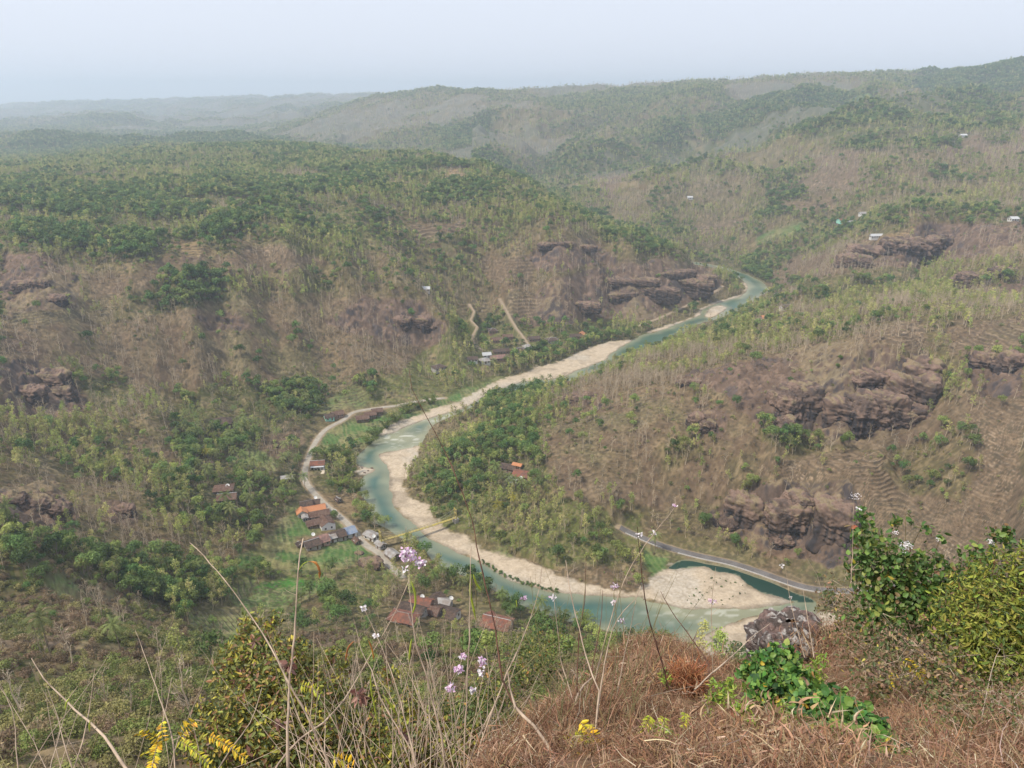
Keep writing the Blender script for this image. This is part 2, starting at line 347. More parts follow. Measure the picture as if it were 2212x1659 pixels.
paint('D', [(345,520),(440,515),(470,548),(400,552)],[(755,402),(890,386),(880,408),(780,415)],[(975,364),(1010,362),(1010,384),(975,384)])
paint('t', [(1230,575),(1330,560),(1400,555),(1480,578),(1300,600)],[(20,680),(240,640),(250,680),(80,710),(0,720)],[(1000,640),(1080,640),(1060,700),(1000,690)])
paint('B', [(0,700),(280,690),(450,660),(620,650),(800,632),(900,645),(965,690),(950,790),(850,860),(700,850),(560,830),(440,820),(300,850),(180,800),(60,780),(0,770)],[(1080,600),(1250,590),(1300,640),(1280,700),(1150,700),(1060,660)])
paint('R', [(700,690),(800,645),(900,650),(965,690),(955,740),(850,745),(740,710)],[(1090,690),(1190,600),(1290,572),(1420,565),(1540,576),(1556,612),(1530,642),(1380,697),(1210,712)],[(420,690),(520,680),(560,710),(450,715)])
# villages and valley floor left bank
paint('g', [(980,690),(1080,700),(1200,700),(1380,690),(1400,710),(1240,760),(1180,790),(1080,815),(940,860),(830,880),(700,880),(760,830),(880,800)])
paint('G', [(1010,770),(1180,745),(1240,740),(1400,705),(1400,718),(1240,765),(1180,790),(1060,815),(1000,800)],[(780,930),(860,870),(900,860),(900,890),(840,935),(790,975)],[(330,870),(380,860),(450,825),(560,830),(700,845),(690,870),(590,900),(470,905),(380,910)],[(165,810),(265,805),(280,865),(200,870)])
paint('F', [(878,912),(940,890),(1030,855),(1060,838),(1100,815),(1075,815),(1000,835),(940,865),(860,900)])
paint('P', [(380,920),(560,885),(690,880),(660,960),(650,1060),(600,1130),(470,1150),(330,1110),(300,1050)])
paint('b', [(560,940),(650,920),(655,960),(600,990),(560,980)])
paint('f', [(690,870),(760,830),(790,850),(780,880),(720,900),(690,890)],[(520,960),(600,985),(600,1020),(500,1010)],[(610,1100),(660,1080),(690,1090),(640,1130)])
paint('F', [(700,940),(750,905),(850,893),(860,905),(810,945),(770,975),(700,1005),(680,990)])
paint('G', [(690,985),(760,955),(770,1000),(770,1040),(800,1090),(800,1130),(850,1150),(860,1165),(800,1150),(760,1100),(700,1060),(675,1030)])
paint('F', [(560,1180),(640,1110),(660,1080),(700,1095),(740,1110),(770,1160),(800,1200),(740,1225),(560,1235),(500,1220)])
paint('g', [(430,1230),(560,1230),(760,1230),(820,1220),(860,1250),(820,1300),(700,1330),(690,1250),(560,1245),(440,1290)])
paint('p', [(490,1300),(560,1262),(600,1248),(680,1250),(690,1262),(670,1290),(600,1310),(520,1315)])
paint('f', [(480,1262),(550,1248),(552,1280),(490,1295)],[(415,1330),(530,1318),(570,1380),(540,1400),(430,1395)],[(100,1255),(210,1262),(200,1290),(110,1290)])
paint('H', [(640,1080),(790,1060),(800,1090),(770,1110),(700,1120),(640,1110)],[(850,1290),(1000,1285),(1100,1320),(1120,1350),(1000,1345),(850,1335)],[(640,1155),(760,1130),(770,1150),(660,1190)],[(700,885),(830,875),(830,895),(760,905),(700,905)])
# left slopes in front
paint('R', [(0,780),(70,775),(150,810),(190,865),(165,900),(60,905),(0,890)],[(0,1040),(100,1035),(158,1090),(145,1150),(60,1165),(0,1120)],[(225,1090),(300,1085),(310,1130),(240,1140)])
paint('Y', [(0,905),(60,905),(200,905),(340,945),(400,1000),(330,1100),(250,1085),(160,1070),(100,1030),(0,1035)],[(240,1140),(420,1120),(420,1180),(300,1200),(220,1180)])
paint('b', [(250,975),(380,960),(385,1000),(260,1010)])
paint('G', [(0,1165),(60,1175),(110,1200),(110,1285),(0,1270)],[(110,1190),(250,1170),(430,1215),(440,1290),(380,1345),(360,1300),(220,1250),(120,1240)],[(0,1440),(90,1400),(130,1500),(60,1540),(0,1530)],[(180,1380),(290,1370),(300,1440),(200,1450)])
paint('b', [(0,1285),(110,1280),(180,1360),(170,1440),(100,1400),(0,1440)],[(290,1380),(380,1400),(400,1470),(310,1470)])
paint('B', [(190,1290),(360,1300),(400,1380),(200,1380)])
paint('S', [(0,1530),(400,1460),(450,1400),(850,1340),(1100,1370),(1300,1390),(1300,1660),(0,1660)],[(840,1345),(1350,1340),(1350,1420),(840,1420)])
paint('b', [(560,1370),(800,1360),(780,1400),(560,1400)],[(0,1500),(160,1500),(120,1600),(0,1610)])
# spur inside the bend
paint('B', [(1170,880),(1240,830),(1450,790),(1700,900),(1700,1000),(1570,1090),(1400,1110),(1180,1010)])
paint('Y', [(1160,850),(1250,815),(1700,690),(1850,640),(1900,640),(1800,680),(1720,730),(1500,800),(1300,820),(1220,850)],[(880,1040),(880,1000),(925,940),(1010,905),(1170,860),(1250,870),(1180,920),(1170,1000),(1300,1070),(1420,1100),(1400,1180),(1380,1250),(1300,1270),(1150,1230),(1060,1180),(960,1140)])
paint('G', [(1005,875),(1130,835),(1180,832),(1160,860),(1100,895),(1000,912)],[(1055,1095),(1130,1075),(1240,1090),(1260,1150),(1160,1190),(1070,1160)])
paint('g', [(900,1040),(940,990),(1060,960),(1150,990),(1170,1060),(1080,1080),(1000,1100),(930,1090)],[(1260,1090),(1400,1110),(1380,1180),(1240,1180)],[(1230,790),(1420,745),(1560,700),(1560,725),(1400,770),(1250,810)])
paint('g', [(885,1035),(925,960),(1010,915),(1160,880),(1170,1000),(1290,1090),(1390,1150),(1370,1225),(1150,1215),(1060,1170),(960,1130)])
paint('P', [(1060,990),(1170,1000),(1170,1070),(1080,1060)])
paint('b', [(1100,1200),(1380,1235),(1380,1280),(1330,1278),(1180,1235)],[(1180,1000),(1400,1040),(1380,1090),(1200,1070)])
paint('t', [(1400,1100),(1570,1095),(1590,1170),(1430,1145)])
paint('F', [(1395,1190),(1445,1190),(1425,1250),(1392,1245)])
paint('f', [(1040,1190),(1085,1185),(1100,1210),(1050,1205)])
paint('R', [(1450,810),(1560,790),(1750,750),(1850,720),(1990,780),(2030,850),(2020,930),(1900,965),(1750,965),(1640,950),(1560,860)],[(1535,1110),(1610,1060),(1700,1040),(1850,1040),(1870,1100),(1850,1225),(1640,1205)],[(1200,845),(1320,850),(1280,880),(1190,875)],[(1470,900),(1560,890),(1560,950),(1470,940)],[(2060,600),(2212,560),(2212,640),(2080,640)],[(2080,780),(2212,770),(2212,850),(2120,850)])
paint('T', [(1640,1010),(1750,980),(1900,975),(2050,960),(2090,1050),(2212,1060),(2212,1280),(1900,1230),(1870,1100),(1840,1035),(1650,1040)],[(1850,700),(1990,690),(2010,760),(1860,730)],[(2030,700),(2212,680),(2212,760),(2050,770)])
paint('T', [(880,490),(1000,470),(1010,500),(900,520)],[(1040,560),(1150,545),(1160,600),(1060,610)],[(470,545),(620,530),(640,560),(480,575)],[(1100,640),(1170,640),(1160,690),(1090,690)])
paint('T', [(2100,850),(2212,850),(2212,1060),(2100,1050)])
paint('Y', [(1860,640),(2050,590),(2212,560),(2212,600),(2080,630),(2050,660),(1850,700),(1760,700)],[(1900,1010),(1980,940),(2100,930),(2110,1000),(2070,1080),(1960,1060)],[(1420,960),(1510,950),(1520,1010),(1440,1010)])
paint('G', [(1700,610),(1830,600),(2000,590),(1990,610),(1850,640),(1750,660)],[(1630,930),(1760,915),(1800,940),(1780,965),(1650,960)])
paint('b', [(1850,940),(2040,850),(2100,830),(2100,930),(1980,940),(1900,975)])
paint('b', [(1620,1215),(1880,1275),(2212,1320),(2212,1400),(1700,1300)])
Wt = np.zeros((len(KEYS),) + cm.shape, np.float32)
for i in range(len(KEYS)): Wt[i] = (cm == i)
def blur(A):
    A = (np.roll(A, 1, -1) + 2 * A + np.roll(A, -1, -1)) / 4
    return (np.roll(A, 1, -2) + 2 * A + np.roll(A, -1, -2)) / 4
Wt = blur(Wt)
PR = np.array([list(CL[k][0]) + list(CL[k][1:]) for k in KEYS], np.float32)   # (classes, 10)
PR[:, :3] *= np.array([.72, .68, .59])
PR[[KI['F'], KI['f'], KI['p']], :3] /= np.array([.84, .80, .72])
MAPS = np.tensordot(PR.T, Wt, 1)                                              # 10 maps
def look(A, px, py):
    fx = np.clip(px / q, 0, A.shape[1] - 1.01); fy = np.clip(py / q, 0, A.shape[0] - 1.01)
    ix = fx.astype(int); iy = fy.astype(int); fx = (fx - ix).astype(np.float32); fy = (fy - iy).astype(np.float32)
    return (A[iy, ix] * (1 - fx) + A[iy, ix + 1] * fx) * (1 - fy) + (A[iy + 1, ix] * (1 - fx) + A[iy + 1, ix + 1] * fx) * fy
# the cover follows the ground point, so look it up once and store it on the ground
jx = fbm(TX / 22, TY / 22, 40, 3) * 5; jy = fbm(TX / 22, TY / 22, 60, 3) * 4
LX = SX + jx; LY = SY + jy
GC = [look(MAPS[i], LX, LY) for i in range(10)]
ROCK, TERR = GC[8], GC[9]
farw = sstep(900, 2200, TY)
# patchiness of the woods, larger patches far away
pa = fbm(TX / 60, TY / 60, 90, 4); pb = fbm(TX / 260, TY / 260, 95, 4)
patch = pa * (1 - farw) + pb * farw
# ------------------------------------------------------------------ relief detail
veg = 1 - np.clip(ROCK + TERR, 0, 1)
hill = sstep(8, 30, TZ) * sstep(240, 300, TY) + (TY < 240) * sstep(20, 60, TZ)
TZ = TZ + hill * (fbm(TX / 55, TY / 55, 1, 4) * 4.0 * (1 - .5 * TERR) + fbm(TX / 12, TY / 12, 8, 3) * .9)
rdg = 1 - np.abs(fbm(TX / 420, TY / 420, 3, 5)) * 2
rdg2 = 1 - np.abs(fbm(TX / 150 + 3, TY / 150, 33, 4)) * 2
mid = sstep(950, 1300, TY) * sstep(30, 60, TZ) * (UC[None, :] > -.05) + (UC[None, :] <= -.05) * sstep(2100, 2600, TY)
edge = 1 - .8 * sstep(2400, 2700, TY) * (TY < 4200) * 1.0
TZ = TZ + mid * (rdg * 42 * sstep(1200, 1700, TY) * edge + rdg2 * 13 * sstep(950, 1400, TY) + fbm(TX / 40, TY / 40, 13, 3) * 5)
# rock: ledges, buttresses and pockets
rb = np.clip(ROCK * 1.5 - .25 + fbm(TX / 18, TY / 18, 44, 3) * .35, 0, 1) * sstep(3, 8, TZ)
zz = TZ + fbm(TX / 16, TY / 16, 51, 4) * 5.0 + fbm(TX / 60, TY / 60, 52, 2) * 6
st = 7.5
fr = zz / st - np.floor(zz / st)
ledge = (np.floor(zz / st) + sstep(.55, .98, fr)) * st
lump = np.abs(fbm(TX / 9, TY / 9, 77, 4))
ledg_m = sstep(-.3, .5, fbm(TX / 35, TY / 35, 58, 2))
TZ = TZ + rb * ((ledge - zz) * .55 * ledg_m + lump * 3.2 - 1.2 + np.clip(fbm(TX / 3.5, TY / 3.5, 54, 3), -1, 1) * .7)
# cultivated terraces follow the contours
tb = np.clip(TERR * 1.4 - .2 + fbm(TX / 30, TY / 30, 45, 2) * .25, 0, 1) * sstep(900, 600, TY) + np.clip(TERR, 0, 1) * sstep(600, 900, TY) * (TY < 2000)
tst = np.where(TY < 650, 1.25, 2.6)
zt = TZ + fbm(TX / 25, TY / 25, 56, 2) * 1.3 + fbm(TX / 8, TY / 8, 57, 2) * .38
ft = zt / tst - np.floor(zt / tst)
TZ = TZ + tb * ((np.floor(zt / tst) + sstep(.62, .95, ft)) * tst - zt) * .85
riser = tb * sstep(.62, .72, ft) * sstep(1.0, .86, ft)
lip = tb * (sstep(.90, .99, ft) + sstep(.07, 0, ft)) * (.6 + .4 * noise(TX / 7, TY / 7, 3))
# rough scrubby surface of the dry slopes
mr_ = sstep(4, 10, TZ) * (TY < 1300)
TZ = TZ + mr_ * (.35 * fbm(TX / 2.4, TY / 2.4, 61, 3) * sstep(1.6, .6, np.abs(np.gradient(TZ, axis=0) / np.gradient(TY, axis=0))) * (1 - .5 * tb) + .5 * fbm(TX / 6, TY / 6, 66, 2) * (1 - tb))
# river bed, banks, sand
TZ = np.where(inr & (DW < 0), -.15 + .22 * np.maximum(DW, -8), TZ)
TZ = np.where(inr & (DW >= 0) & (DS < 3), np.minimum(TZ, .15 + .045 * DW + .12 * fbm(TX / 5, TY / 5, 31, 3)), TZ)
# roads: level bench under each
rd_z = []
for P, wd in ROADS:
    P = np.array(P)
    iy = np.clip(np.searchsorted(YR, P[:, 1]), 0, NR - 1); ix = np.clip(np.searchsorted(UC, P[:, 0] / P[:, 1]), 0, NC - 1)
    z = TZ[iy, ix].astype(float)
    z = np.minimum(z, 11.0) if len(rd_z) < 3 else z
    for _ in range(30): z[1:-1] = (z[:-2] + z[1:-1] * 2 + z[2:]) / 4
    rd_z.append(z)
    m = inr & (TX > P[:, 0].min() - 14) & (TX < P[:, 0].max() + 14) & (TY > P[:, 1].min() - 14) & (TY < P[:, 1].max() + 14)
    d, par = segdist(TX[m], TY[m], P, closed=False)
    zr = np.interp(par, np.arange(len(z)), z)
    kk = sstep(wd * .5 + 4.5, wd * .5 + .8, d)
    TZ[m] = TZ[m] * (1 - kk) + (zr - .12) * kk
    DS[m] = np.where(d < wd * .5 + 1.5, -9, DS[m]) if False else DS[m]
    ROADM = np.full(TX.shape, 99., np.float32) if len(rd_z) == 1 else ROADM
    ROADM[m] = np.minimum(ROADM[m], d - wd * .5)
# ------------------------------------------------------------------ ground colour (albedo only)
n1 = fbm(TX / 3.2, TY / 3.2, 101, 3); n2 = fbm(TX / 11, TY / 11, 111, 4); n3 = fbm(TX / 45, TY / 45, 121, 3)
n4 = np.where(TY > 800, fbm(TX / 22, TY / 22, 131, 4), n1)
col = np.stack([GC[0], GC[1], GC[2]], -1)
def mixc(col, c, f): return col + (np.array(c, np.float32) - col) * np.clip(f, 0, 1)[..., None]
col = mixc(col, (.225, .165, .10), .5 * sstep(.1, .8, n2) * (1 - ROCK) * veg)           # straw litter
col = mixc(col, (.10, .105, .045), .75 * sstep(.05, .7, pa - .15 + .3 * n2) * (1 - ROCK) * (1 - .6 * TERR))   # green undergrowth
col = mixc(col, (.12, .08, .055), .6 * sstep(.1, .7, -n2) * (GC[5] > .4))
n0 = fbm(TX / 1.3, TY / 1.3, 151, 2)
dryg = np.clip(1 - ROCK * .3, 0, 1) * (TY < 1300)
col = mixc(col, (.075, .062, .038), dryg * sstep(.15, .55, n0 + .4 * n2) * .75)        # scrub tufts
col = mixc(col, (.25, .185, .115), dryg * sstep(.25, .65, -n0 + .3 * n1) * .4)          # bleached grass              # brown leaf litter
# rock skin: pinkish weathered tuff, black algae streaks, grass on the ledges
streak = fbm(TX / 2.2, TY / 16, 141, 3)
rk = np.clip(rb * 1.2, 0, 1)
col = mixc(col, (.125, .088, .066), rk * .85)
col = mixc(col, (.19, .13, .095), rk * sstep(.1, .6, n1) * .6)
dz_dy = np.gradient(TZ, axis=0) / np.gradient(TY, axis=0)
steep = sstep(.75, 1.8, np.abs(dz_dy))
col = mixc(col, (.045, .042, .048), rk * np.clip(steep * (.25 + .8 * sstep(-.2, .5, streak)), 0, .85))
col = mixc(col, (.06, .052, .052), rk * sstep(.35, .7, n2 + .3 * n1) * .7)
col = mixc(col, (.20, .16, .09), rk * (1 - steep) * sstep(.2, .6, n3 + .3 * n1) * .6)
# terraces: pale trodden lips, dark risers
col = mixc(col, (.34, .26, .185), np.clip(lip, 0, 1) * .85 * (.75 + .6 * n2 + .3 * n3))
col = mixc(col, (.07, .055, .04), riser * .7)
# furrows of the green plots
Fm = look(Wt[KI['F']], LX, LY) + look(Wt[KI['f']], LX, LY) * .6
fur = np.sin((TX * .8 + TY * .35 + 1.5 * fbm(TX / 14, TY / 14, 7, 2)) * 2 * math.pi / 2.6)
plot = noise(TX / 11, TY / 8, 9)
col = mixc(col, (.21, .20, .09), Fm * sstep(-.1, .6, fur) * .55)
col = mixc(col, (.06, .15, .035), Fm * sstep(.1, .5, plot) * .5)
col = mixc(col, (.21, .19, .08), Fm * sstep(.3, .6, -plot) * .5)
Pm = look(Wt[KI['p']], LX, LY)
bund = np.abs(fbm(TX / 12, TY / 9, 19, 2))
col = mixc(col, (.20, .22, .10), Pm * sstep(.05, .02, bund) * .8)
# bare-dirt jitter
col = col * (1 + .16 * n1 + .10 * n2)[..., None]
# sand and gravel
sd = sstep(1.8, -1.2, DS + 1.8 * n1 + 2.2 * n2) * sstep(900, 5, DW) * inr * (DW > -6)
pb1 = noise(TX / .9, TY / .9, 201); pb2 = noise(TX / 2.1, TY / 2.1, 203)
sand = np.stack([.42 + .03 * pb2 + .035 * pb1, .345 + .026 * pb2 + .033 * pb1, .255 + .02 * pb2 + .03 * pb1], -1)
gr = sstep(-.2, .5, fbm(TX / 26, TY / 26, 205, 3))[..., None]
sand = sand * (1 - gr) + (sand * .55 + np.array([.165, .155, .135]) + .05 * pb1[..., None]) * gr
sand = sand * (1 - .22 * sstep(.1, .6, fbm(TX / 16, TY / 9, 207, 4)) - .12 * sstep(.2, .6, fbm(TX / 4, TY / 4, 209, 3)))[..., None]
wet = sstep(2.6, .3, DW + .8 * fbm(TX / 6, TY / 6, 211, 3))[..., None]
sand = sand * (1 - .35 * wet)
col = col + (sand - col) * sd[..., None]
bed = inr & (DW < .2)
col[bed] = col[bed] * .3 + np.array([.18, .17, .11]) * .7
# verge dirt along the roads
col = mixc(col, (.30, .23, .16), sstep(1.6, .2, ROADM + .5 * n1) * .8)
# distant woods: keep colour variety in the ground too
col = mixc(col, (.06, .08, .045), .6 * farw * sstep(.0, .55, pb + .35 * n4) * (1 - ROCK))
col = mixc(col, (.125, .125, .105), .6 * farw * sstep(.1, .6, -pb + .3 * n4))
col = np.clip(col, .012, .8)
SX, SY, SD = proj(TX, TY, TZ)
# what can be seen from the lookout (and a step to the side)
el = (TZ - H) / TY
hor = np.maximum.accumulate(el, axis=0)
VIS = sstep(-.035, 0, (el + 9.0 / TY) - hor) if False else ((el + 13.0 / TY) >= hor)
# ------------------------------------------------------------------ materials
def mat(name, rgb, rough=.85, spec=.25, noise_s=None, noise_a=.25, attr=None, rand=0, bump=0, bump_s=8, hue=None, transl=0, second=None, sec_s=1.0, metal=0):
    m = bpy.data.materials.new(name); m.use_nodes = True
    t = m.node_tree; b = t.nodes["Principled BSDF"]
    b.inputs["Roughness"].default_value = rough; b.inputs["Specular IOR Level"].default_value = spec; b.inputs["Metallic"].default_value = metal
    c = None
    if attr:
        a = t.nodes.new("ShaderNodeAttribute"); a.attribute_name = attr; c = a.outputs["Color"]
    else:
        r = t.nodes.new("ShaderNodeRGB"); r.outputs[0].default_value = (*rgb, 1); c = r.outputs[0]
    def mixn(a, bcol, fac, mode='MIX'):
        x = t.nodes.new("ShaderNodeMix"); x.data_type = 'RGBA'; x.blend_type = mode
        if isinstance(fac, float): x.inputs[0].default_value = fac
        else: t.links.new(fac, x.inputs[0])
        t.links.new(a, x.inputs[6])
        if isinstance(bcol, tuple): x.inputs[7].default_value = (*bcol, 1)
        else: t.links.new(bcol, x.inputs[7])
        return x.outputs[2]
    co = None
    if noise_s or second or bump:
        tc = t.nodes.new("ShaderNodeTexCoord"); co = tc.outputs["Object"]
    if second:
        n = t.nodes.new("ShaderNodeTexNoise"); n.inputs["Scale"].default_value = sec_s; n.inputs["Detail"].default_value = 5; t.links.new(co, n.inputs[0])
        rp = t.nodes.new("ShaderNodeMapRange"); rp.inputs[1].default_value = .42; rp.inputs[2].default_value = .6; t.links.new(n.outputs[0], rp.inputs[0])
        c = mixn(c, second, rp.outputs[0])
    if rand:
        oi = t.nodes.new("ShaderNodeObjectInfo")
        mr = t.nodes.new("ShaderNodeMapRange"); mr.inputs[3].default_value = 1 - rand; mr.inputs[4].default_value = 1 + rand; t.links.new(oi.outputs["Random"], mr.inputs[0])
        if hue:
            ml = t.nodes.new("ShaderNodeMath"); ml.operation = 'MULTIPLY'; ml.inputs[1].default_value = 7.31; t.links.new(oi.outputs["Random"], ml.inputs[0])
            fr_ = t.nodes.new("ShaderNodeMath"); fr_.operation = 'FRACT'; t.links.new(ml.outputs[0], fr_.inputs[0])
            c = mixn(c, hue, fr_.outputs[0])
        hs = t.nodes.new("ShaderNodeHueSaturation"); t.links.new(mr.outputs[0], hs.inputs["Value"]); t.links.new(c, hs.inputs["Color"]); c = hs.outputs[0]
    if noise_s:
        n = t.nodes.new("ShaderNodeTexNoise"); n.inputs["Scale"].default_value = noise_s; n.inputs["Detail"].default_value = 6; n.inputs["Roughness"].default_value = .65; t.links.new(co, n.inputs[0])
        mr = t.nodes.new("ShaderNodeMapRange"); mr.inputs[1].default_value = .25; mr.inputs[2].default_value = .75; mr.inputs[3].default_value = 1 - noise_a; mr.inputs[4].default_value = 1 + noise_a; t.links.new(n.outputs[0], mr.inputs[0])
        hs = t.nodes.new("ShaderNodeHueSaturation"); t.links.new(mr.outputs[0], hs.inputs["Value"]); t.links.new(c, hs.inputs["Color"]); c = hs.outputs[0]
    t.links.new(c, b.inputs["Base Color"])
    if bump:
        n = t.nodes.new("ShaderNodeTexNoise"); n.inputs["Scale"].default_value = bump_s; n.inputs["Detail"].default_value = 6; t.links.new(co, n.inputs[0])
        bp = t.nodes.new("ShaderNodeBump"); bp.inputs["Strength"].default_value = bump; bp.inputs["Distance"].default_value = .1; t.links.new(n.outputs[0], bp.inputs["Height"]); t.links.new(bp.outputs[0], b.inputs["Normal"])
    if transl:
        tr = t.nodes.new("ShaderNodeBsdfTranslucent"); t.links.new(c, tr.inputs[0]); ms = t.nodes.new("ShaderNodeMixShader"); ms.inputs[0].default_value = transl
        t.links.new(b.outputs[0], ms.inputs[1]); t.links.new(tr.outputs[0], ms.inputs[2]); t.links.new(ms.outputs[0], t.nodes["Material Output"].inputs[0])
    return m
M = {}
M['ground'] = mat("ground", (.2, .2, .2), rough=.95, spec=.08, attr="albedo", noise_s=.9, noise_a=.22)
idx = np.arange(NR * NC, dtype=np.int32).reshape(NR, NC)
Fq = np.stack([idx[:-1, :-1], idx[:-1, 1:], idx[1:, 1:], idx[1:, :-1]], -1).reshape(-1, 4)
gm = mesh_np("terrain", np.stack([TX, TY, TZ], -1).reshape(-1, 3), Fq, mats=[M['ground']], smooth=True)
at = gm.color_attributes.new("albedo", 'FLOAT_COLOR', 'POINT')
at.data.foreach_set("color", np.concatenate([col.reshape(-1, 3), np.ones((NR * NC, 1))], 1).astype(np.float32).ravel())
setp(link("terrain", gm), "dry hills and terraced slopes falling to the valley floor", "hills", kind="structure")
def gz(x, y):
    """height of the finished ground"""
    x = np.asarray(x, float); y = np.asarray(y, float)
    iy = np.clip(np.searchsorted(YR, y) - 1, 0, NR - 2); u = x / y
    fu = np.clip((u - UC[0]) / (UC[1] - UC[0]), 0, NC - 1.001); ix = fu.astype(int); fx = fu - ix
    fy = np.clip((y - YR[iy]) / (YR[iy + 1] - YR[iy]), 0, 1)
    return (TZ[iy, ix] * (1 - fx) + TZ[iy, ix + 1] * fx) * (1 - fy) + (TZ[iy + 1, ix] * (1 - fx) + TZ[iy + 1, ix + 1] * fx) * fy
def hit(px, py):
    """first ground point seen along the sight line"""
    d = ray(px, py); ys = YR[YR > 12]
    t = ys / d[1]; zs = H + d[2] * t; g = gz(d[0] * t, ys)
    i = np.argmax(zs < g)
    if not (zs < g).any(): i = len(ys) - 1
    a, b = ys[max(i - 1, 0)], ys[i]
    for _ in range(12):
        m_ = (a + b) / 2; t_ = m_ / d[1]
        if H + d[2] * t_ < gz(d[0] * t_, m_): b = m_
        else: a = m_
    t_ = b / d[1]
    return d[0] * t_, b, float(gz(d[0] * t_, b))
# ------------------------------------------------------------------ water
wx = np.arange(-330, 620, 1.25); wy = np.arange(215, 1080, 1.25)
WX, WY = np.meshgrid(wx, wy)
dwv = bil(d_w, WX, WY)
keep = dwv < 7
depth = sstep(0, -9, dwv + 2.2 * fbm(WX / 14, WY / 14, 301, 3))
shal = sstep(.15, .6, fbm(WX / 38, WY / 60, 305, 3) + .1)
cdeep = np.array([.034, .092, .076]); cgr = np.array([.060, .105, .058]); csh = np.array([.22, .225, .145])
px_, py_, _ = proj(WX, WY, WX * 0)
far_g = sstep(900, 760, py_)[..., None] * .6
wc = cdeep * (1 - far_g) + cgr * far_g
rap = (np.exp(-((px_ - 870) / 60) ** 2 - ((py_ - 948) / 18) ** 2) + .8 * np.exp(-((px_ - 1560) / 160) ** 2 - ((py_ - 1330) / 18) ** 2) + .7 * np.exp(-((px_ - 960) / 70) ** 2 - ((py_ - 905) / 20) ** 2))
f = np.clip((1 - depth) * .75 + shal * .28 + rap * .75, 0, 1)[..., None]
pond = sstep(3, -1, np.where(inpoly(WX, WY, POND_W), -4.0, 4.0))[..., None]
wc = wc * (1 - f) + csh * f
wc = wc * (1 - pond) + np.array([.012, .040, .028]) * pond
foam = np.clip(rap, 0, 1) * sstep(.25, .6, fbm(WX / 5, WY / 2.2, 331, 3)); wc = wc + (np.array([.50, .50, .44]) - wc) * (foam * .7)[..., None]
wc = wc * (1 + .12 * fbm(WX / 18, WY / 9, 337, 3))[..., None]
wi = -np.ones(WX.shape, np.int64)
wi[keep] = np.arange(keep.sum())
a, b, c, d = wi[:-1, :-1], wi[:-1, 1:], wi[1:, 1:], wi[1:, :-1]
ok = (a >= 0) & (b >= 0) & (c >= 0) & (d >= 0)
Fw = np.stack([a[ok], b[ok], c[ok], d[ok]], -1)
M['water'] = mat("water", (.05, .14, .13), rough=.28, spec=.28, attr="tint", bump=.3, bump_s=.6)
wm = mesh_np("river", np.stack([WX[keep], WY[keep], 0 * WX[keep]], -1), Fw, mats=[M['water']], smooth=True)
at = wm.color_attributes.new("tint", 'FLOAT_COLOR', 'POINT')
at.data.foreach_set("color", np.concatenate([wc[keep], np.ones((keep.sum(), 1))], 1).astype(np.float32).ravel())
setp(link("river", wm), "turquoise river winding between pale gravel bars", "river", kind="structure")
# ------------------------------------------------------------------ roads
M['concrete'] = mat("concrete road", (.33, .295, .245), rough=.9, noise_s=.8, noise_a=.25, second=(.28, .25, .2), sec_s=.25)
M['asphalt'] = mat("asphalt", (.12, .11, .105), rough=.85, noise_s=1.2, noise_a=.3, second=(.15, .14, .135), sec_s=.2)
M['dirt'] = mat("trodden dirt", (.29, .225, .16), rough=.95, noise_s=1.0, noise_a=.25)
def strip(P, z, wd, off=0.0, dzz=.04, thick=.25):
    P = np.array(P); T = np.gradient(P, axis=0); T /= np.linalg.norm(T, axis=1)[:, None] + 1e-9
    N = np.c_[T[:, 1], -T[:, 0]]
    L = P + N * (off - wd / 2); Rr = P + N * (off + wd / 2)
    z = np.asarray(z) + dzz
    V = np.concatenate([np.c_[L, z], np.c_[Rr, z], np.c_[L, z - thick], np.c_[Rr, z - thick]])
    n = len(P); F = []
    for i in range(n - 1):
        F += [(i, n + i, n + i + 1, i + 1), (i, i + 1, 2 * n + i + 1, 2 * n + i), (n + i, 3 * n + i, 3 * n + i + 1, n + i + 1)]
    F += [(0, 2 * n, 3 * n, n), (n - 1, 2 * n - 1, 4 * n - 1, 3 * n - 1)]
    return V, np.array(F)
for (P, wd), z, nm, mt, lb in zip(ROADS, rd_z, ("road", "road", "path", "path", "path"), ('concrete', 'asphalt', 'dirt', 'dirt', 'dirt'),
        ("pale concrete village road curving past the houses", "grey asphalt road along the foot of the right bank cliff", "pale dirt track below the far rock face", "pale concrete lane down into the far village", "narrow footpath zigzagging up the wooded slope")):
    V, F = strip(P, z, wd)
    setp(link(nm, mesh_np(nm, V, F, mats=[M[mt]])), lb, nm, kind="structure")
# white kerb wall on the river side of the asphalt road
M['whitewall'] = mat("lime wash", (.46, .45, .43), rough=.9, noise_s=1.5, noise_a=.2)
P, z = ROADS[1][0], rd_z[1]
i0 = 2
for a_, b_, lbl in ((i0, 12, "low white kerb wall beside the left end of the asphalt road"), (15, len(P) - 1, "long low white kerb wall on the river side of the asphalt road")):
    V, F = strip(P[a_:b_], z[a_:b_], .3, off=2.35, dzz=.35, thick=.7)
    setp(link("kerb_wall", mesh_np("kerb_wall", V, F, mats=[M['whitewall']])), lbl, "wall", group="low white road walls")
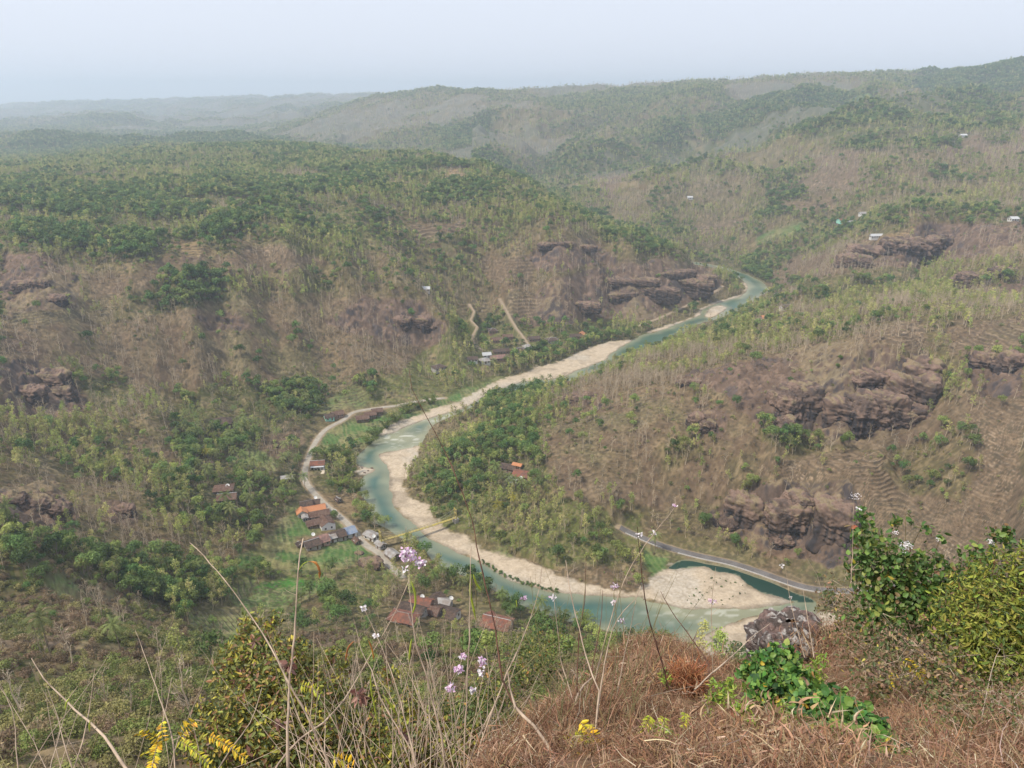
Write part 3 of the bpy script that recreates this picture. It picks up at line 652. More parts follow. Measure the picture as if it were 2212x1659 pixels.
# ------------------------------------------------------------------ plant building
class Geo:
    def __init__(s): s.V = []; s.F = []; s.n = 0
    def add(s, V, F):
        V = np.asarray(V, float).reshape(-1, 3); F = np.asarray(F, int)
        s.V.append(V); s.F.append(F + s.n); s.n += len(V)
    def mesh(s, name, mats, mi=None, smooth=False):
        V = np.concatenate(s.V); L = []; st = []; mm = []; k = 0
        for j, f in enumerate(s.F):
            L.append(f.ravel()); st.append(k + np.arange(len(f)) * f.shape[1]); k += f.size
            mm.append(np.full(len(f), mi[j] if mi else 0))
        return mesh_np(name, V, loops=np.concatenate(L), starts=np.concatenate(st), mats=mats, mi=np.concatenate(mm), smooth=smooth)
def unit(a): return a / (np.linalg.norm(a, axis=-1, keepdims=True) + 1e-9)
def leaves(g, P, N, size, asp=.6, droop=0, six=False, r=rng, along=None):
    """leaf blades at P facing N; six-point pointed blades when close to the eye"""
    n = len(P); size = np.broadcast_to(size, (n,))[:, None]
    N = unit(N); a = unit(np.cross(N, r.normal(size=(n, 3)))) if along is None else unit(along)
    b = np.cross(N, a)
    if not six:
        q_ = [P - a * size * .5, P + b * size * .5 * asp, P + a * size * .5 + N * size * droop, P - b * size * .5 * asp]
        V = np.stack(q_, 1).reshape(-1, 3); F = np.arange(4 * n).reshape(-1, 4)
    else:
        fold = N * size * .10
        q_ = [P, P + a * size * .3 + b * size * .5 * asp - fold * 0, P + a * size * .68 + b * size * .38 * asp - N * size * droop * .5, P + a * size - N * size * droop,
              P + a * size * .68 - b * size * .38 * asp - N * size * droop * .5, P + a * size * .3 - b * size * .5 * asp, P + a * size * .5 - fold - N * size * droop * .25]
        V = np.stack(q_, 1).reshape(-1, 3); k = np.arange(n)[:, None, None] * 7
        F = (k + np.array([[0, 6, 1, 1], [1, 6, 2, 2], [2, 6, 3, 3], [3, 6, 4, 4], [4, 6, 5, 5], [5, 6, 0, 0]])[None])[..., :3].reshape(-1, 3)
        # triangles about the midrib point
    g.add(V, F)
def tube(g, pts, rad, sides=5):
    P = np.asarray(pts, float); n = len(P); rad = np.broadcast_to(rad, (n,))
    T = unit(np.gradient(P, axis=0)); ref = np.array([0, 0, 1.]) if abs(T[0, 2]) < .9 else np.array([1., 0, 0])
    A = unit(np.cross(T, ref)); B = np.cross(T, A)
    an = np.arange(sides) * 2 * math.pi / sides
    V = (P[:, None] + rad[:, None, None] * (np.cos(an)[None, :, None] * A[:, None] + np.sin(an)[None, :, None] * B[:, None])).reshape(-1, 3)
    i = np.arange(n - 1)[:, None] * sides; j = np.arange(sides)[None]; j2 = (j + 1) % sides
    g.add(V, np.stack([i + j, i + j2, i + sides + j2, i + sides + j], -1).reshape(-1, 4))
def branchy(g, base, top, r0, nb, length, r, up=.6, twigs=4, thin=1.0, start=.35, sides=4):
    """tapering trunk, limbs and twigs; returns twig tips"""
    base = np.array(base, float); top = np.array(top, float); tips = []
    k = 7; t = np.linspace(0, 1, k)[:, None]
    wob = np.cumsum(r.normal(size=(k, 3)) * .02 * np.linalg.norm(top - base), 0); wob[0] = 0; wob[:, 2] = 0
    trunk = base + (top - base) * t + wob
    tube(g, trunk, r0 * (1 - .75 * t[:, 0]), sides + 1)
    for i in range(nb):
        f = start + (1 - start) * (i + r.random()) / nb; p = trunk[0] + (trunk[-1] - trunk[0]) * f
        ii = min(int(f * (k - 1)), k - 2); p = trunk[ii] + (trunk[ii + 1] - trunk[ii]) * (f * (k - 1) - ii)
        a = r.random() * 6.28 + i * 2.4; L = length * (1.15 - .75 * f) * (.7 + .6 * r.random())
        d = unit(np.array([math.cos(a), math.sin(a), up + .5 * r.random()]))
        pts = [p]; 
        for s_ in range(3):
            d = unit(d + r.normal(size=3) * .22 + np.array([0, 0, .14])); pts.append(pts[-1] + d * L / 3)
        tube(g, pts, r0 * .38 * thin * (1.25 - f) * np.array([1, .75, .5, .25]), 3)
        tips.append(pts[-1])
        for s_ in range(twigs):
            q0 = pts[1 + s_ % 2] + (pts[2 + s_ % 2] - pts[1 + s_ % 2]) * r.random()
            d2 = unit(d + r.normal(size=3) * .6 + np.array([0, 0, .25])); q1 = q0 + d2 * L * (.25 + .3 * r.random())
            tube(g, [q0, (q0 + q1) / 2 + r.normal(size=3) * L * .02, q1], r0 * .16 * thin * np.array([1, .7, .35]), 3); tips.append(q1)
    tips.append(trunk[-1])
    return np.array(tips)
def lobes(r, n, rx, rz, cz, spread):
    c = unit(r.normal(size=(n, 3))); c[:, 2] = np.abs(c[:, 2]) * .9 - .25
    c = c * np.array([rx, rx, rz]) * spread * (.6 + .4 * r.random((n, 1))); c[:, 2] += cz
    c[0] = (0, 0, cz + rz * .35)
    return c
def shell(r, centres, rad, n):
    """points on the outer, upper skins of several lobes, with outward normals"""
    k = r.integers(len(centres), size=n); d = unit(r.normal(size=(n, 3)) + np.array([0, 0, .35]))
    P = centres[k] + d * rad[k][:, None] * (.72 + .32 * r.random((n, 1)))
    return P, d
def mk_green(seed, nl, size, sprd=1.0, hgt=8.5, rx=2.6):
    r = np.random.default_rng(seed); crown = Geo(); tr = Geo()
    c = lobes(r, 9, rx, rx * .8, hgt * .66, .95 * sprd); rad = rx * (.34 + .26 * r.random(9)); rad[0] = rx * .55
    tips = branchy(tr, (0, 0, -.6), (r.normal() * .3, r.normal() * .3, hgt * .6), .17, 5, rx * .9, r, twigs=2)
    for p in c[:5]: tube(tr, [(0, 0, hgt * .35), (p * .5 + np.array([0, 0, hgt * .26])), p], np.array([.1, .06, .03]), 3)
    P, d = shell(r, c, rad, nl)
    leaves(crown, P, d + r.normal(size=P.shape) * .45, size * (.6 + .8 * r.random(nl)), .75, r=r)
    return crown, tr
def mk_teak(seed, nl, size, hgt=10.0):
    r = np.random.default_rng(seed); crown = Geo(); tr = Geo()
    tips = branchy(tr, (0, 0, -.6), (r.normal() * .4, r.normal() * .4, hgt), .17, 9, 2.4, r, up=.7, twigs=3, start=.38)
    k = r.integers(len(tips), size=nl); P = tips[k] + r.normal(size=(nl, 3)) * np.array([.45, .45, .4])
    leaves(crown, P, r.normal(size=(nl, 3)) + np.array([0, 0, .9]), size * (.6 + .8 * r.random(nl)), .7, droop=-.15, r=r)
    return crown, tr
def mk_bare(seed, hgt=9.5, nl=26):
    r = np.random.default_rng(seed); tr = Geo(); crown = Geo()
    tips = branchy(tr, (0, 0, -.6), (r.normal() * .35, r.normal() * .35, hgt), .17, 13, 2.7, r, up=.75, twigs=6, start=.3, thin=1.15)
    k = r.integers(len(tips), size=nl); P = tips[k] + r.normal(size=(nl, 3)) * .3
    leaves(crown, P, r.normal(size=(nl, 3)) + np.array([0, 0, .6]), .42 * (.5 + .8 * r.random(nl)), .6, r=r)
    return crown, tr
def mk_palm(seed, hgt=10.0, nf=19, nlf=15, L=3.9):
    r = np.random.default_rng(seed); crown = Geo(); tr = Geo()
    lean = r.normal(size=2) * .7; k = np.linspace(0, 1, 8)
    pts = np.stack([lean[0] * k ** 2, lean[1] * k ** 2, -.6 + (hgt + .6) * k], 1); tube(tr, pts, .17 - .06 * k, 6); top = pts[-1]
    for i in range(nf):
        a = i * 2.399 + r.random() * .3; el = R(68 - 92 * (i / nf) + r.normal() * 6); d = np.array([math.cos(a) * math.cos(el), math.sin(a) * math.cos(el), math.sin(el)])
        P = [top]; 
        for s_ in range(6):
            P.append(P[-1] + d * L / 6); d = unit(d + np.array([0, 0, -.24 - .05 * s_]))
        P = np.array(P); tube(crown, P, np.linspace(.05, .012, 7), 3)
        tt = np.linspace(.12, 1, nlf) * 5.999; ii = np.minimum(tt.astype(int), 5); f = (tt - ii)[:, None]
        B = P[ii] * (1 - f) + P[ii + 1] * f; T = unit(P[ii + 1] - P[ii]); S = unit(np.cross(T, [0, 0, 1.]))
        for sg in (-1, 1):
            ln = (.95 * np.sin(np.linspace(.35, 2.9, nlf)) + .12)[:, None]
            tip = B + (S * sg * .8 + T * .5 + np.array([0, 0, -.35])) * ln
            V = np.stack([B - T * .10, B + T * .10, tip], 1).reshape(-1, 3); crown.add(V, np.arange(len(V)).reshape(-1, 3))
    return crown, tr
def mk_bush(seed, nl, size, rad=1.2):
    r = np.random.default_rng(seed); g = Geo(); c = lobes(r, 5, rad, rad * .7, rad * .45, .8)
    P, d = shell(r, c, rad * (.4 + .25 * r.random(5)), nl)
    leaves(g, P, d + r.normal(size=P.shape) * .6, size * (.5 + r.random(nl)), .65, r=r)
    st = Geo(); branchy(st, (0, 0, -.3), (0, 0, rad * 1.0), .05, 7, rad, r, twigs=3, start=.05)
    return g, st
def mk_bamboo(seed):
    r = np.random.default_rng(seed); g = Geo(); st = Geo()
    for i in range(26):
        a = r.random() * 6.28; o_ = np.array([math.cos(a), math.sin(a), 0]) * r.random() * 1.2; d = unit(np.array([math.cos(a) * .25, math.sin(a) * .25, 1])); P = [o_ + np.array([0, 0, -.4])]
        Lh = 7 + 3 * r.random()
        for s_ in range(6): P.append(P[-1] + d * Lh / 6); d = unit(d + np.array([math.cos(a) * .16, math.sin(a) * .16, -.02 - .07 * s_]))
        tube(st, P, np.linspace(.06, .015, 7), 3); P = np.array(P); n = 64; ii = r.integers(1, 6, size=n)
        C_ = P[ii] + (P[ii + 1] - P[ii]) * r.random((n, 1)) + r.normal(size=(n, 3)) * .35
        leaves(g, C_, r.normal(size=(n, 3)) + np.array([0, 0, .8]), .75 * (.5 + r.random(n)), .38, droop=-.3, r=r)
    return g, st
def leafmat(name, rgb, hue, rand=.42, transl=.22, second=None, sec_s=.5):
    return mat(name, rgb, rough=.75, spec=.2, rand=rand, hue=hue, transl=transl, second=second, sec_s=sec_s)
M['lf_green'] = leafmat("dark green foliage", (.070, .140, .038), (.145, .205, .058))
M['lf_mid'] = leafmat("mid green foliage", (.15, .215, .055), (.26, .29, .085))
M['lf_teak'] = leafmat("yellow green foliage", (.40, .40, .12), (.26, .33, .08), second=(.42, .36, .17), sec_s=.35)
M['lf_dry'] = leafmat("dry leaves", (.30, .235, .15), (.24, .20, .11))
M['lf_palm'] = leafmat("palm fronds", (.11, .16, .045), (.20, .22, .08), rand=.3)
M['lf_ypalm'] = leafmat("yellow palm fronds", (.38, .34, .05), (.30, .30, .06))
M['lf_bamboo'] = leafmat("bamboo leaves", (.18, .22, .05), (.12, .17, .04))
M['lf_bush'] = leafmat("shrub leaves", (.13, .175, .045), (.28, .25, .10), rand=.35)
M['lf_brown'] = leafmat("dry brown brush", (.20, .135, .09), (.26, .20, .115))
M['lf_lime'] = leafmat("fresh green foliage", (.16, .24, .045), (.12, .20, .04))
M['bark_pale'] = mat("pale bark", (.45, .37, .275), rough=.9, spec=.1, rand=.2)
M['bark'] = mat("bark", (.22, .175, .135), rough=.9, spec=.1, rand=.2)
def variants(fn, seeds, leaf, bark, name, **kw):
    out = []
    for s_ in seeds:
        c_, t_ = fn(s_, **kw)
        out.append((c_.mesh(name + "_crown", [M[leaf]]), t_.mesh(name + "_trunk", [M[bark]])))
    return out
def merged(name, fn, seeds, leaf, bark, **kw):
    """one mesh per variant with both materials, for the woodland that nobody could count"""
    out = []
    for s_ in seeds:
        c_, t_ = fn(s_, **kw); g = Geo(); mi = []
        for src, m_ in ((c_, 0), (t_, 1)):
            off = g.n
            for f in src.F: g.F.append(f + off); mi.append(m_)
            for v in src.V: g.V.append(v); g.n += len(v)
        out.append(g.mesh(name, [M[leaf], M[bark]], mi))
    return out
def scatter_stuff(name, label, cat, meshes, P, scale, rot, tilt=None):
    """one object of kind stuff: the copies are drawn by its own geometry nodes"""
    if len(P) == 0: return
    me = bpy.data.meshes.new(name); me.vertices.add(len(P)); me.vertices.foreach_set("co", np.asarray(P, np.float32).ravel())
    for nm, ty, arr in (("sc", 'FLOAT', scale), ("pick", 'INT', rng.integers(len(meshes), size=len(P)))):
        a_ = me.attributes.new(nm, ty, 'POINT'); a_.data.foreach_set("value", np.asarray(arr, np.float32 if ty == 'FLOAT' else np.int32))
    rt = np.zeros((len(P), 3), np.float32); rt[:, 2] = rot
    if tilt is not None: rt[:, :2] = tilt
    a_ = me.attributes.new("rt", 'FLOAT_VECTOR', 'POINT'); a_.data.foreach_set("vector", rt.ravel())
    ng = bpy.data.node_groups.new(name, 'GeometryNodeTree')
    ng.interface.new_socket("Geometry", in_out='INPUT', socket_type='NodeSocketGeometry'); ng.interface.new_socket("Geometry", in_out='OUTPUT', socket_type='NodeSocketGeometry')
    N = ng.nodes; Lk = ng.links.new
    gi = N.new("NodeGroupInput"); go = N.new("NodeGroupOutput"); io = N.new("GeometryNodeInstanceOnPoints"); jg = N.new("GeometryNodeJoinGeometry")
    for m_ in reversed(meshes):
        src = bpy.data.objects.new(m_.name, m_)
        oi = N.new("GeometryNodeObjectInfo"); oi.inputs[0].default_value = src; oi.inputs["As Instance"].default_value = True
        Lk(oi.outputs["Geometry"], jg.inputs[0])
    def attr(nm, ty):
        n_ = N.new("GeometryNodeInputNamedAttribute"); n_.data_type = ty; n_.inputs[0].default_value = nm; return n_.outputs[0]
    io.inputs["Pick Instance"].default_value = True
    Lk(gi.outputs[0], io.inputs["Points"]); Lk(jg.outputs[0], io.inputs["Instance"]); Lk(attr("pick", 'INT'), io.inputs["Instance Index"])
    Lk(attr("rt", 'FLOAT_VECTOR'), io.inputs["Rotation"]); Lk(attr("sc", 'FLOAT'), io.inputs["Scale"]); Lk(io.outputs[0], go.inputs[0])
    o_ = link(name, me); md = o_.modifiers.new("copies", 'NODES'); md.node_group = ng
    return setp(o_, label, cat, kind="stuff")
# ------------------------------------------------------------------ rock outcrops
def noise3(p, s=0):
    return (noise(p[:, 0] + .37 * p[:, 2], p[:, 1] - .21 * p[:, 2], s) + noise(p[:, 1] + 5.2, p[:, 2] + .3 * p[:, 0], s + 50) + noise(p[:, 2] - 3.1, p[:, 0] + .3 * p[:, 1], s + 90)) * .62
def fbm3(p, s=0, o=4):
    r = 0; a = 1.0; n = 0
    for i in range(o): r = r + a * noise3(p * 2.03 ** i + 7.7 * i, s + i); n += a; a *= .55
    return r / n * 1.3
def rock_blob(cx, cy, cz, rx, ry, rz, seed, nu=150, nv=90, rough=1.0, col_=1.0, yaw=0.0, bx_=3.2):
    th = np.linspace(0, 2 * math.pi, nu, endpoint=False); ph = np.linspace(-1.35, 1.45, nv)
    T_, P_ = np.meshgrid(th, ph); d = np.stack([np.cos(T_) * np.cos(P_), np.sin(T_) * np.cos(P_), np.sin(P_)], -1).reshape(-1, 3)
    e = (np.abs(d) ** bx_).sum(1) ** (-1 / bx_); p = d * e[:, None] * np.array([rx, ry, rz]) * .9
    m_ = min(rx, ry, rz)
    big = fbm3(p / (m_ * 1.3), seed, 3); fine = fbm3(p / (m_ * .28), seed + 9, 4); bil_ = np.abs(fbm3(p / (m_ * .55), seed + 19, 3))
    side = 1 - np.clip(np.abs(d[:, 2]) * 1.3, 0, 1)
    fl = noise(T_.ravel() * rx / 1.7, P_.ravel() * .8, seed + 3) * side * col_
    step = .5 - np.abs((p[:, 2] / (rz * .42) + .5 * big) % 1 - .5)
    crv = 1 - sstep(0, .13, np.abs(noise(T_.ravel() * rx / 3.6 + .35 * fine, P_.ravel() * .9, seed + 41))); crh = 1 - sstep(0, .10, np.abs(noise(p[:, 2] / 2.6 + .5 * big, T_.ravel() * rx / 9.0, seed + 43)))
    disp = (-(crv * .10 + crh * .06) * side * col_ + big * .22 + bil_ * .24 - .08 + fine * .11 * rough + fl * .11 - .10 * side * sstep(.25, .5, step)) * m_
    p = p + d * disp[:, None]
    c_, s_ = math.cos(yaw), math.sin(yaw); p = np.stack([p[:, 0] * c_ - p[:, 1] * s_, p[:, 0] * s_ + p[:, 1] * c_, p[:, 2]], 1)
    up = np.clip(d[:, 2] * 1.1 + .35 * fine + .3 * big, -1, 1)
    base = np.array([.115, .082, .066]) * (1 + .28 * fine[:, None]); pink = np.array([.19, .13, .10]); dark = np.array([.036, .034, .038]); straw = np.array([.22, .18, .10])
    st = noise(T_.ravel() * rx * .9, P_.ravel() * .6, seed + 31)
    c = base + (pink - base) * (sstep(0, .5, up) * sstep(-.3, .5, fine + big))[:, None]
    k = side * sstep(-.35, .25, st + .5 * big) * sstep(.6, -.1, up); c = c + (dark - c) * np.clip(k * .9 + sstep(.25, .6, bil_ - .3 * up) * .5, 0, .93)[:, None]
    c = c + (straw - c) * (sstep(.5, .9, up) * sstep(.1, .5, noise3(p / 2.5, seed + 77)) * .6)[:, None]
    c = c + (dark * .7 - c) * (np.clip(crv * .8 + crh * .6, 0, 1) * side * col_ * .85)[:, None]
    p = p + np.array([cx, cy, cz])
    i = np.arange(nv - 1)[:, None] * nu; j = np.arange(nu)[None]; j2 = (j + 1) % nu
    F = np.stack([i + j, i + j2, i + nu + j2, i + nu + j], -1).reshape(-1, 4)
    # close the crown of the blob
    return p, F, c
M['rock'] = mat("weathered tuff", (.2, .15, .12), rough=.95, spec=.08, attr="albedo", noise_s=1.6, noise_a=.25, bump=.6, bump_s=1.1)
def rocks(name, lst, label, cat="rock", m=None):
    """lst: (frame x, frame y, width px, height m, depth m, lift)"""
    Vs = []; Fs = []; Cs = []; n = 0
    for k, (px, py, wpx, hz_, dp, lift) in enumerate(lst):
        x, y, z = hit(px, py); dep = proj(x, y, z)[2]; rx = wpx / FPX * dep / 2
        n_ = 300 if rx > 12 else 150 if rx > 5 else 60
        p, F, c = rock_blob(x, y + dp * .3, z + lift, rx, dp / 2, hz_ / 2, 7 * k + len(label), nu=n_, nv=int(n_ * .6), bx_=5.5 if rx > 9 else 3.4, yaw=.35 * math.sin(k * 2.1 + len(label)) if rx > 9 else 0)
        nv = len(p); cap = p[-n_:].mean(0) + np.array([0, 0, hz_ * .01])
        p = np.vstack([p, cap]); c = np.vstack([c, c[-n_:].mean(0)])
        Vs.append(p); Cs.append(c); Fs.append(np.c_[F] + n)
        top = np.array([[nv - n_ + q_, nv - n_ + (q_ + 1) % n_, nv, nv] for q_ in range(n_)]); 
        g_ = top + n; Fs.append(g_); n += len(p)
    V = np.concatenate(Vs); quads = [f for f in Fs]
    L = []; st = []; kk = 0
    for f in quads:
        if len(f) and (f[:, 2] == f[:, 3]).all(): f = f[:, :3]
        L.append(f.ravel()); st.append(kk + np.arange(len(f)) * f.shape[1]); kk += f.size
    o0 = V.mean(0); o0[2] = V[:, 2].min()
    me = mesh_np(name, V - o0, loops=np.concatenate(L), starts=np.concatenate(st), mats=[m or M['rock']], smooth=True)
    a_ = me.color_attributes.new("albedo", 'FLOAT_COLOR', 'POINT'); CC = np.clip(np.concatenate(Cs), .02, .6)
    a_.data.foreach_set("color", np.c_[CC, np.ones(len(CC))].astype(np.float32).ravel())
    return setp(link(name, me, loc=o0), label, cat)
rocks("rock_outcrop", [(1900,915,150,34,20,0), (1975,880,120,40,24,0), (1990,820,90,26,22,-2), (1900,830,150,18,22,-2), (1830,900,90,22,16,-1), (1940,920,170,24,18,-1)], "great dark outcrop with pink top and black streaked columns")
rocks("rock_outcrop", [(1725,890,120,30,20,0), (1700,930,50,14,12,0)], "pink and black rock block left of the great outcrop")
rocks("rock_cliff", [(1735,1140,170,26,18,0), (1810,1150,100,30,20,0), (1770,1090,150,14,18,-2), (1690,1180,60,12,9,0)], "broad pitted cliff right above the asphalt road", "cliff")
rocks("rock_cliff", [(1610,1120,90,26,16,0), (1575,1145,60,16,11,0)], "dark rock buttress behind the round roadside tree", "cliff")
rocks("rock_outcrop", [(1505,920,44,14,8,0), (1530,930,40,12,8,0)], "small grey streaked rock on the brown teak slope")
rocks("rock_outcrop", [(1490,832,66,6,6,0)], "flat dark ledge high on the brown spur")
rocks("rock_outcrop", [(1240,868,50,9,8,0), (1275,860,36,8,7,0)], "dark rock among trees at the tip of the spur")
rocks("rock_outcrop", [(2140,790,70,16,14,0), (2190,800,60,18,14,0)], "dark overhang on the terraced slope at the right edge")
rocks("rock_outcrop", [(2120,610,100,16,14,0), (2170,600,70,18,14,0), (2080,615,50,12,12,0)], "purple brown rock on the yellow ridge at the right edge")
rocks("rock_cliff", [(1890,560,110,26,24,0), (1960,545,120,30,26,0), (2040,535,120,24,24,0), (1850,575,80,20,20,0)], "dark purple cliff below a terraced hilltop at the upper right", "cliff")
rocks("rock_outcrop", [(105,830,80,15,14,0), (60,860,70,12,12,0), (130,860,60,14,10,0)], "pink and black rock face at the left edge")
rocks("rock_outcrop", [(60,1100,90,10,9,0), (110,1115,70,11,9,0), (20,1090,60,8,8,0)], "low dark ledge of rock at the lower left edge")
rocks("rock_outcrop", [(265,1112,50,8,7,0)], "small pale boulder group on the lower left slope")
rocks("rock_outcrop", [(900,705,60,16,14,0), (860,700,60,12,12,0), (930,715,40,12,10,0)], "brown rock nose of the knoll by the far village")
rocks("rock_cliff", [(1320,650,150,16,14,0), (1400,637,160,20,16,0), (1475,624,150,24,18,0), (1520,615,70,22,16,0), (1250,665,110,11,12,0), (1350,610,170,10,16,-1), (1440,595,160,10,16,-1)], "long banded rock face above the far river bend", "cliff")
rocks("rock_outcrop", [(1200,530,90,8,12,-1), (1260,535,70,8,12,-1)], "pinkish bare rock shelf high above the far rock face")
rocks("rock_outcrop", [(60,620,80,10,12,-1), (110,650,60,9,10,-1)], "bare purple rocks high on the left edge")
rocks("boulder", [(798,1228,58,7.5,9,0), (785,1222,30,5,6,0)], "big round pinkish boulder beside the lower road")
rocks("boulder", [(607,994,30,3.2,4,0)], "dark boulder among the palms near the curving road")
rocks("boulder", [(590,966,24,2.4,4,0)], "grey boulder heap above the dark palm boulder")
rocks("boulder", [(775,1198,22,2.4,3,0)], "small grey boulder behind the little brown hut")
for k, (px, py, s_) in enumerate([(850,1125,7),(858,1131,6),(846,1134,5),(864,1139,9),(852,1143,6),(868,1148,5),(845,1120,5),(874,1128,5)]):
    rocks("river_boulder", [(px, py, s_, 1.0, 1.2, .1)], "white boulder in the shallows above the foot bridge")["group"] = "white boulders above the foot bridge"
for k, (px, py, s_) in enumerate([(790,1006,6),(797,1009,5),(803,1012,6),(795,1018,5),(787,1022,6),(782,1012,5)]):
    rocks("river_boulder", [(px, py, s_, .9, 1.1, .1)], "white boulder on the pale rock spit in the bend")["group"] = "white boulders on the rock spit"
# ------------------------------------------------------------------ houses
def flatmat(name, rgb, **k): return mat(name, rgb, **k)
M['tile_brown'] = mat("old brown roof tiles", (.105, .062, .048), rough=.9, spec=.1, noise_s=1.5, noise_a=.35, second=(.14, .095, .075), sec_s=.7)
M['tile_dark'] = mat("dark mossy roof tiles", (.062, .047, .042), rough=.9, spec=.1, noise_s=1.5, noise_a=.35, second=(.10, .07, .055), sec_s=.7)
M['tile_orange'] = mat("new orange roof tiles", (.42, .185, .09), rough=.8, noise_s=1.2, noise_a=.15)
M['tile_red'] = mat("red brown roof tiles", (.21, .085, .055), rough=.9, noise_s=1.5, noise_a=.3, second=(.13, .07, .055), sec_s=.6)
M['tile_pink'] = mat("bleached roof tiles", (.26, .15, .125), rough=.9, noise_s=1.5, noise_a=.35, second=(.14, .09, .08), sec_s=.8)
M['tin_grey'] = mat("grey corrugated roof", (.30, .29, .28), rough=.6, noise_s=1.2, noise_a=.3, second=(.20, .17, .15), sec_s=.6)
M['tin_blue'] = mat("blue metal roof", (.16, .21, .30), rough=.5, noise_s=1.0, noise_a=.15, second=(.22, .25, .31), sec_s=.6)
M['tin_white'] = mat("white sheet roof", (.43, .44, .45), rough=.6, noise_s=1.0, noise_a=.12)
M['w_white'] = mat("white plaster", (.60, .59, .56), rough=.9, noise_s=.8, noise_a=.1)
M['w_bright'] = mat("fresh white plaster", (.80, .79, .77), rough=.9)
M['w_pink'] = mat("pink plaster", (.42, .27, .22), rough=.9, noise_s=.8, noise_a=.15)
M['w_mint'] = mat("mint plaster", (.30, .62, .50), rough=.9, noise_s=.8, noise_a=.1)
M['w_brick'] = mat("raw brick", (.27, .18, .14), rough=.95, noise_s=2.5, noise_a=.3)
M['w_grey'] = mat("grey plaster", (.36, .34, .32), rough=.95, noise_s=1.0, noise_a=.2)
M['w_wood'] = mat("old timber wall", (.16, .12, .09), rough=.95, noise_s=2.0, noise_a=.3)
M['dark'] = mat("dark opening", (.03, .03, .035), rough=.4)
M['doorw'] = mat("door timber", (.12, .07, .045), rough=.7)
M['slab'] = mat("pale yard slab", (.50, .43, .33), rough=.9, noise_s=.7, noise_a=.15)
M['dish'] = mat("pale dish", (.62, .62, .60), rough=.5)
M['yellow'] = mat("yellow bridge paint", (.46, .38, .10), rough=.6, noise_s=1.0, noise_a=.2, second=(.33, .27, .12), sec_s=.5)
BOXF = np.array([(0, 2, 3, 1), (4, 5, 7, 6), (0, 1, 5, 4), (2, 6, 7, 3), (0, 4, 6, 2), (1, 3, 7, 5)])
def box(g, x0, x1, y0, y1, z0, z1): g.add([(x, y, z) for z in (z0, z1) for y in (y0, y1) for x in (x0, x1)], BOXF)
def roofgeo(L, W, h, over, hip, th=.14, courses=True):
    g = Geo(); a = L / 2 + over; b = W / 2 + over; e = -over * h / (W / 2); r_ = a - (b * .95 if hip else 0); r_ = max(r_, .3)
    top = [(-a, -b, e), (a, -b, e), (a, b, e), (-a, b, e), (-r_, 0, h), (r_, 0, h)]
    V = top + [(x, y, z - th) for x, y, z in top]
    Q = np.array([(0, 1, 5, 4), (2, 3, 4, 5), (7, 6, 10, 11), (9, 8, 11, 10)]); g.add(V, Q)
    base = g.n - 12
    T3 = np.array([(1, 2, 5), (3, 0, 4), (8, 7, 11), (6, 9, 10)]) if hip else np.zeros((0, 3), int)
    if hip: g.F.append(T3 + base)
    rim = [(0, 6, 7, 1), (2, 8, 9, 3)] + ([(1, 7, 8, 2), (3, 9, 6, 0)] if hip else [(1, 7, 11, 5), (5, 11, 8, 2), (3, 9, 10, 4), (4, 10, 6, 0)])
    g.F.append(np.array(rim) + base)
    return g
def ridge_geo(L, W, h, over, hip):
    g = Geo(); a = L / 2 + over; r_ = a - ((W / 2 + over) * .95 if hip else 0); r_ = max(r_, .3)
    tube(g, [(-r_, 0, h + .03), (r_, 0, h + .03)], .13, 5)
    if hip:
        b = W / 2 + over; e = -over * h / (W / 2)
        for sx in (-1, 1):
            for sy in (-1, 1): tube(g, [(sx * r_, 0, h + .03), (sx * a, sy * b, e + .05)], .10, 5)
    return g
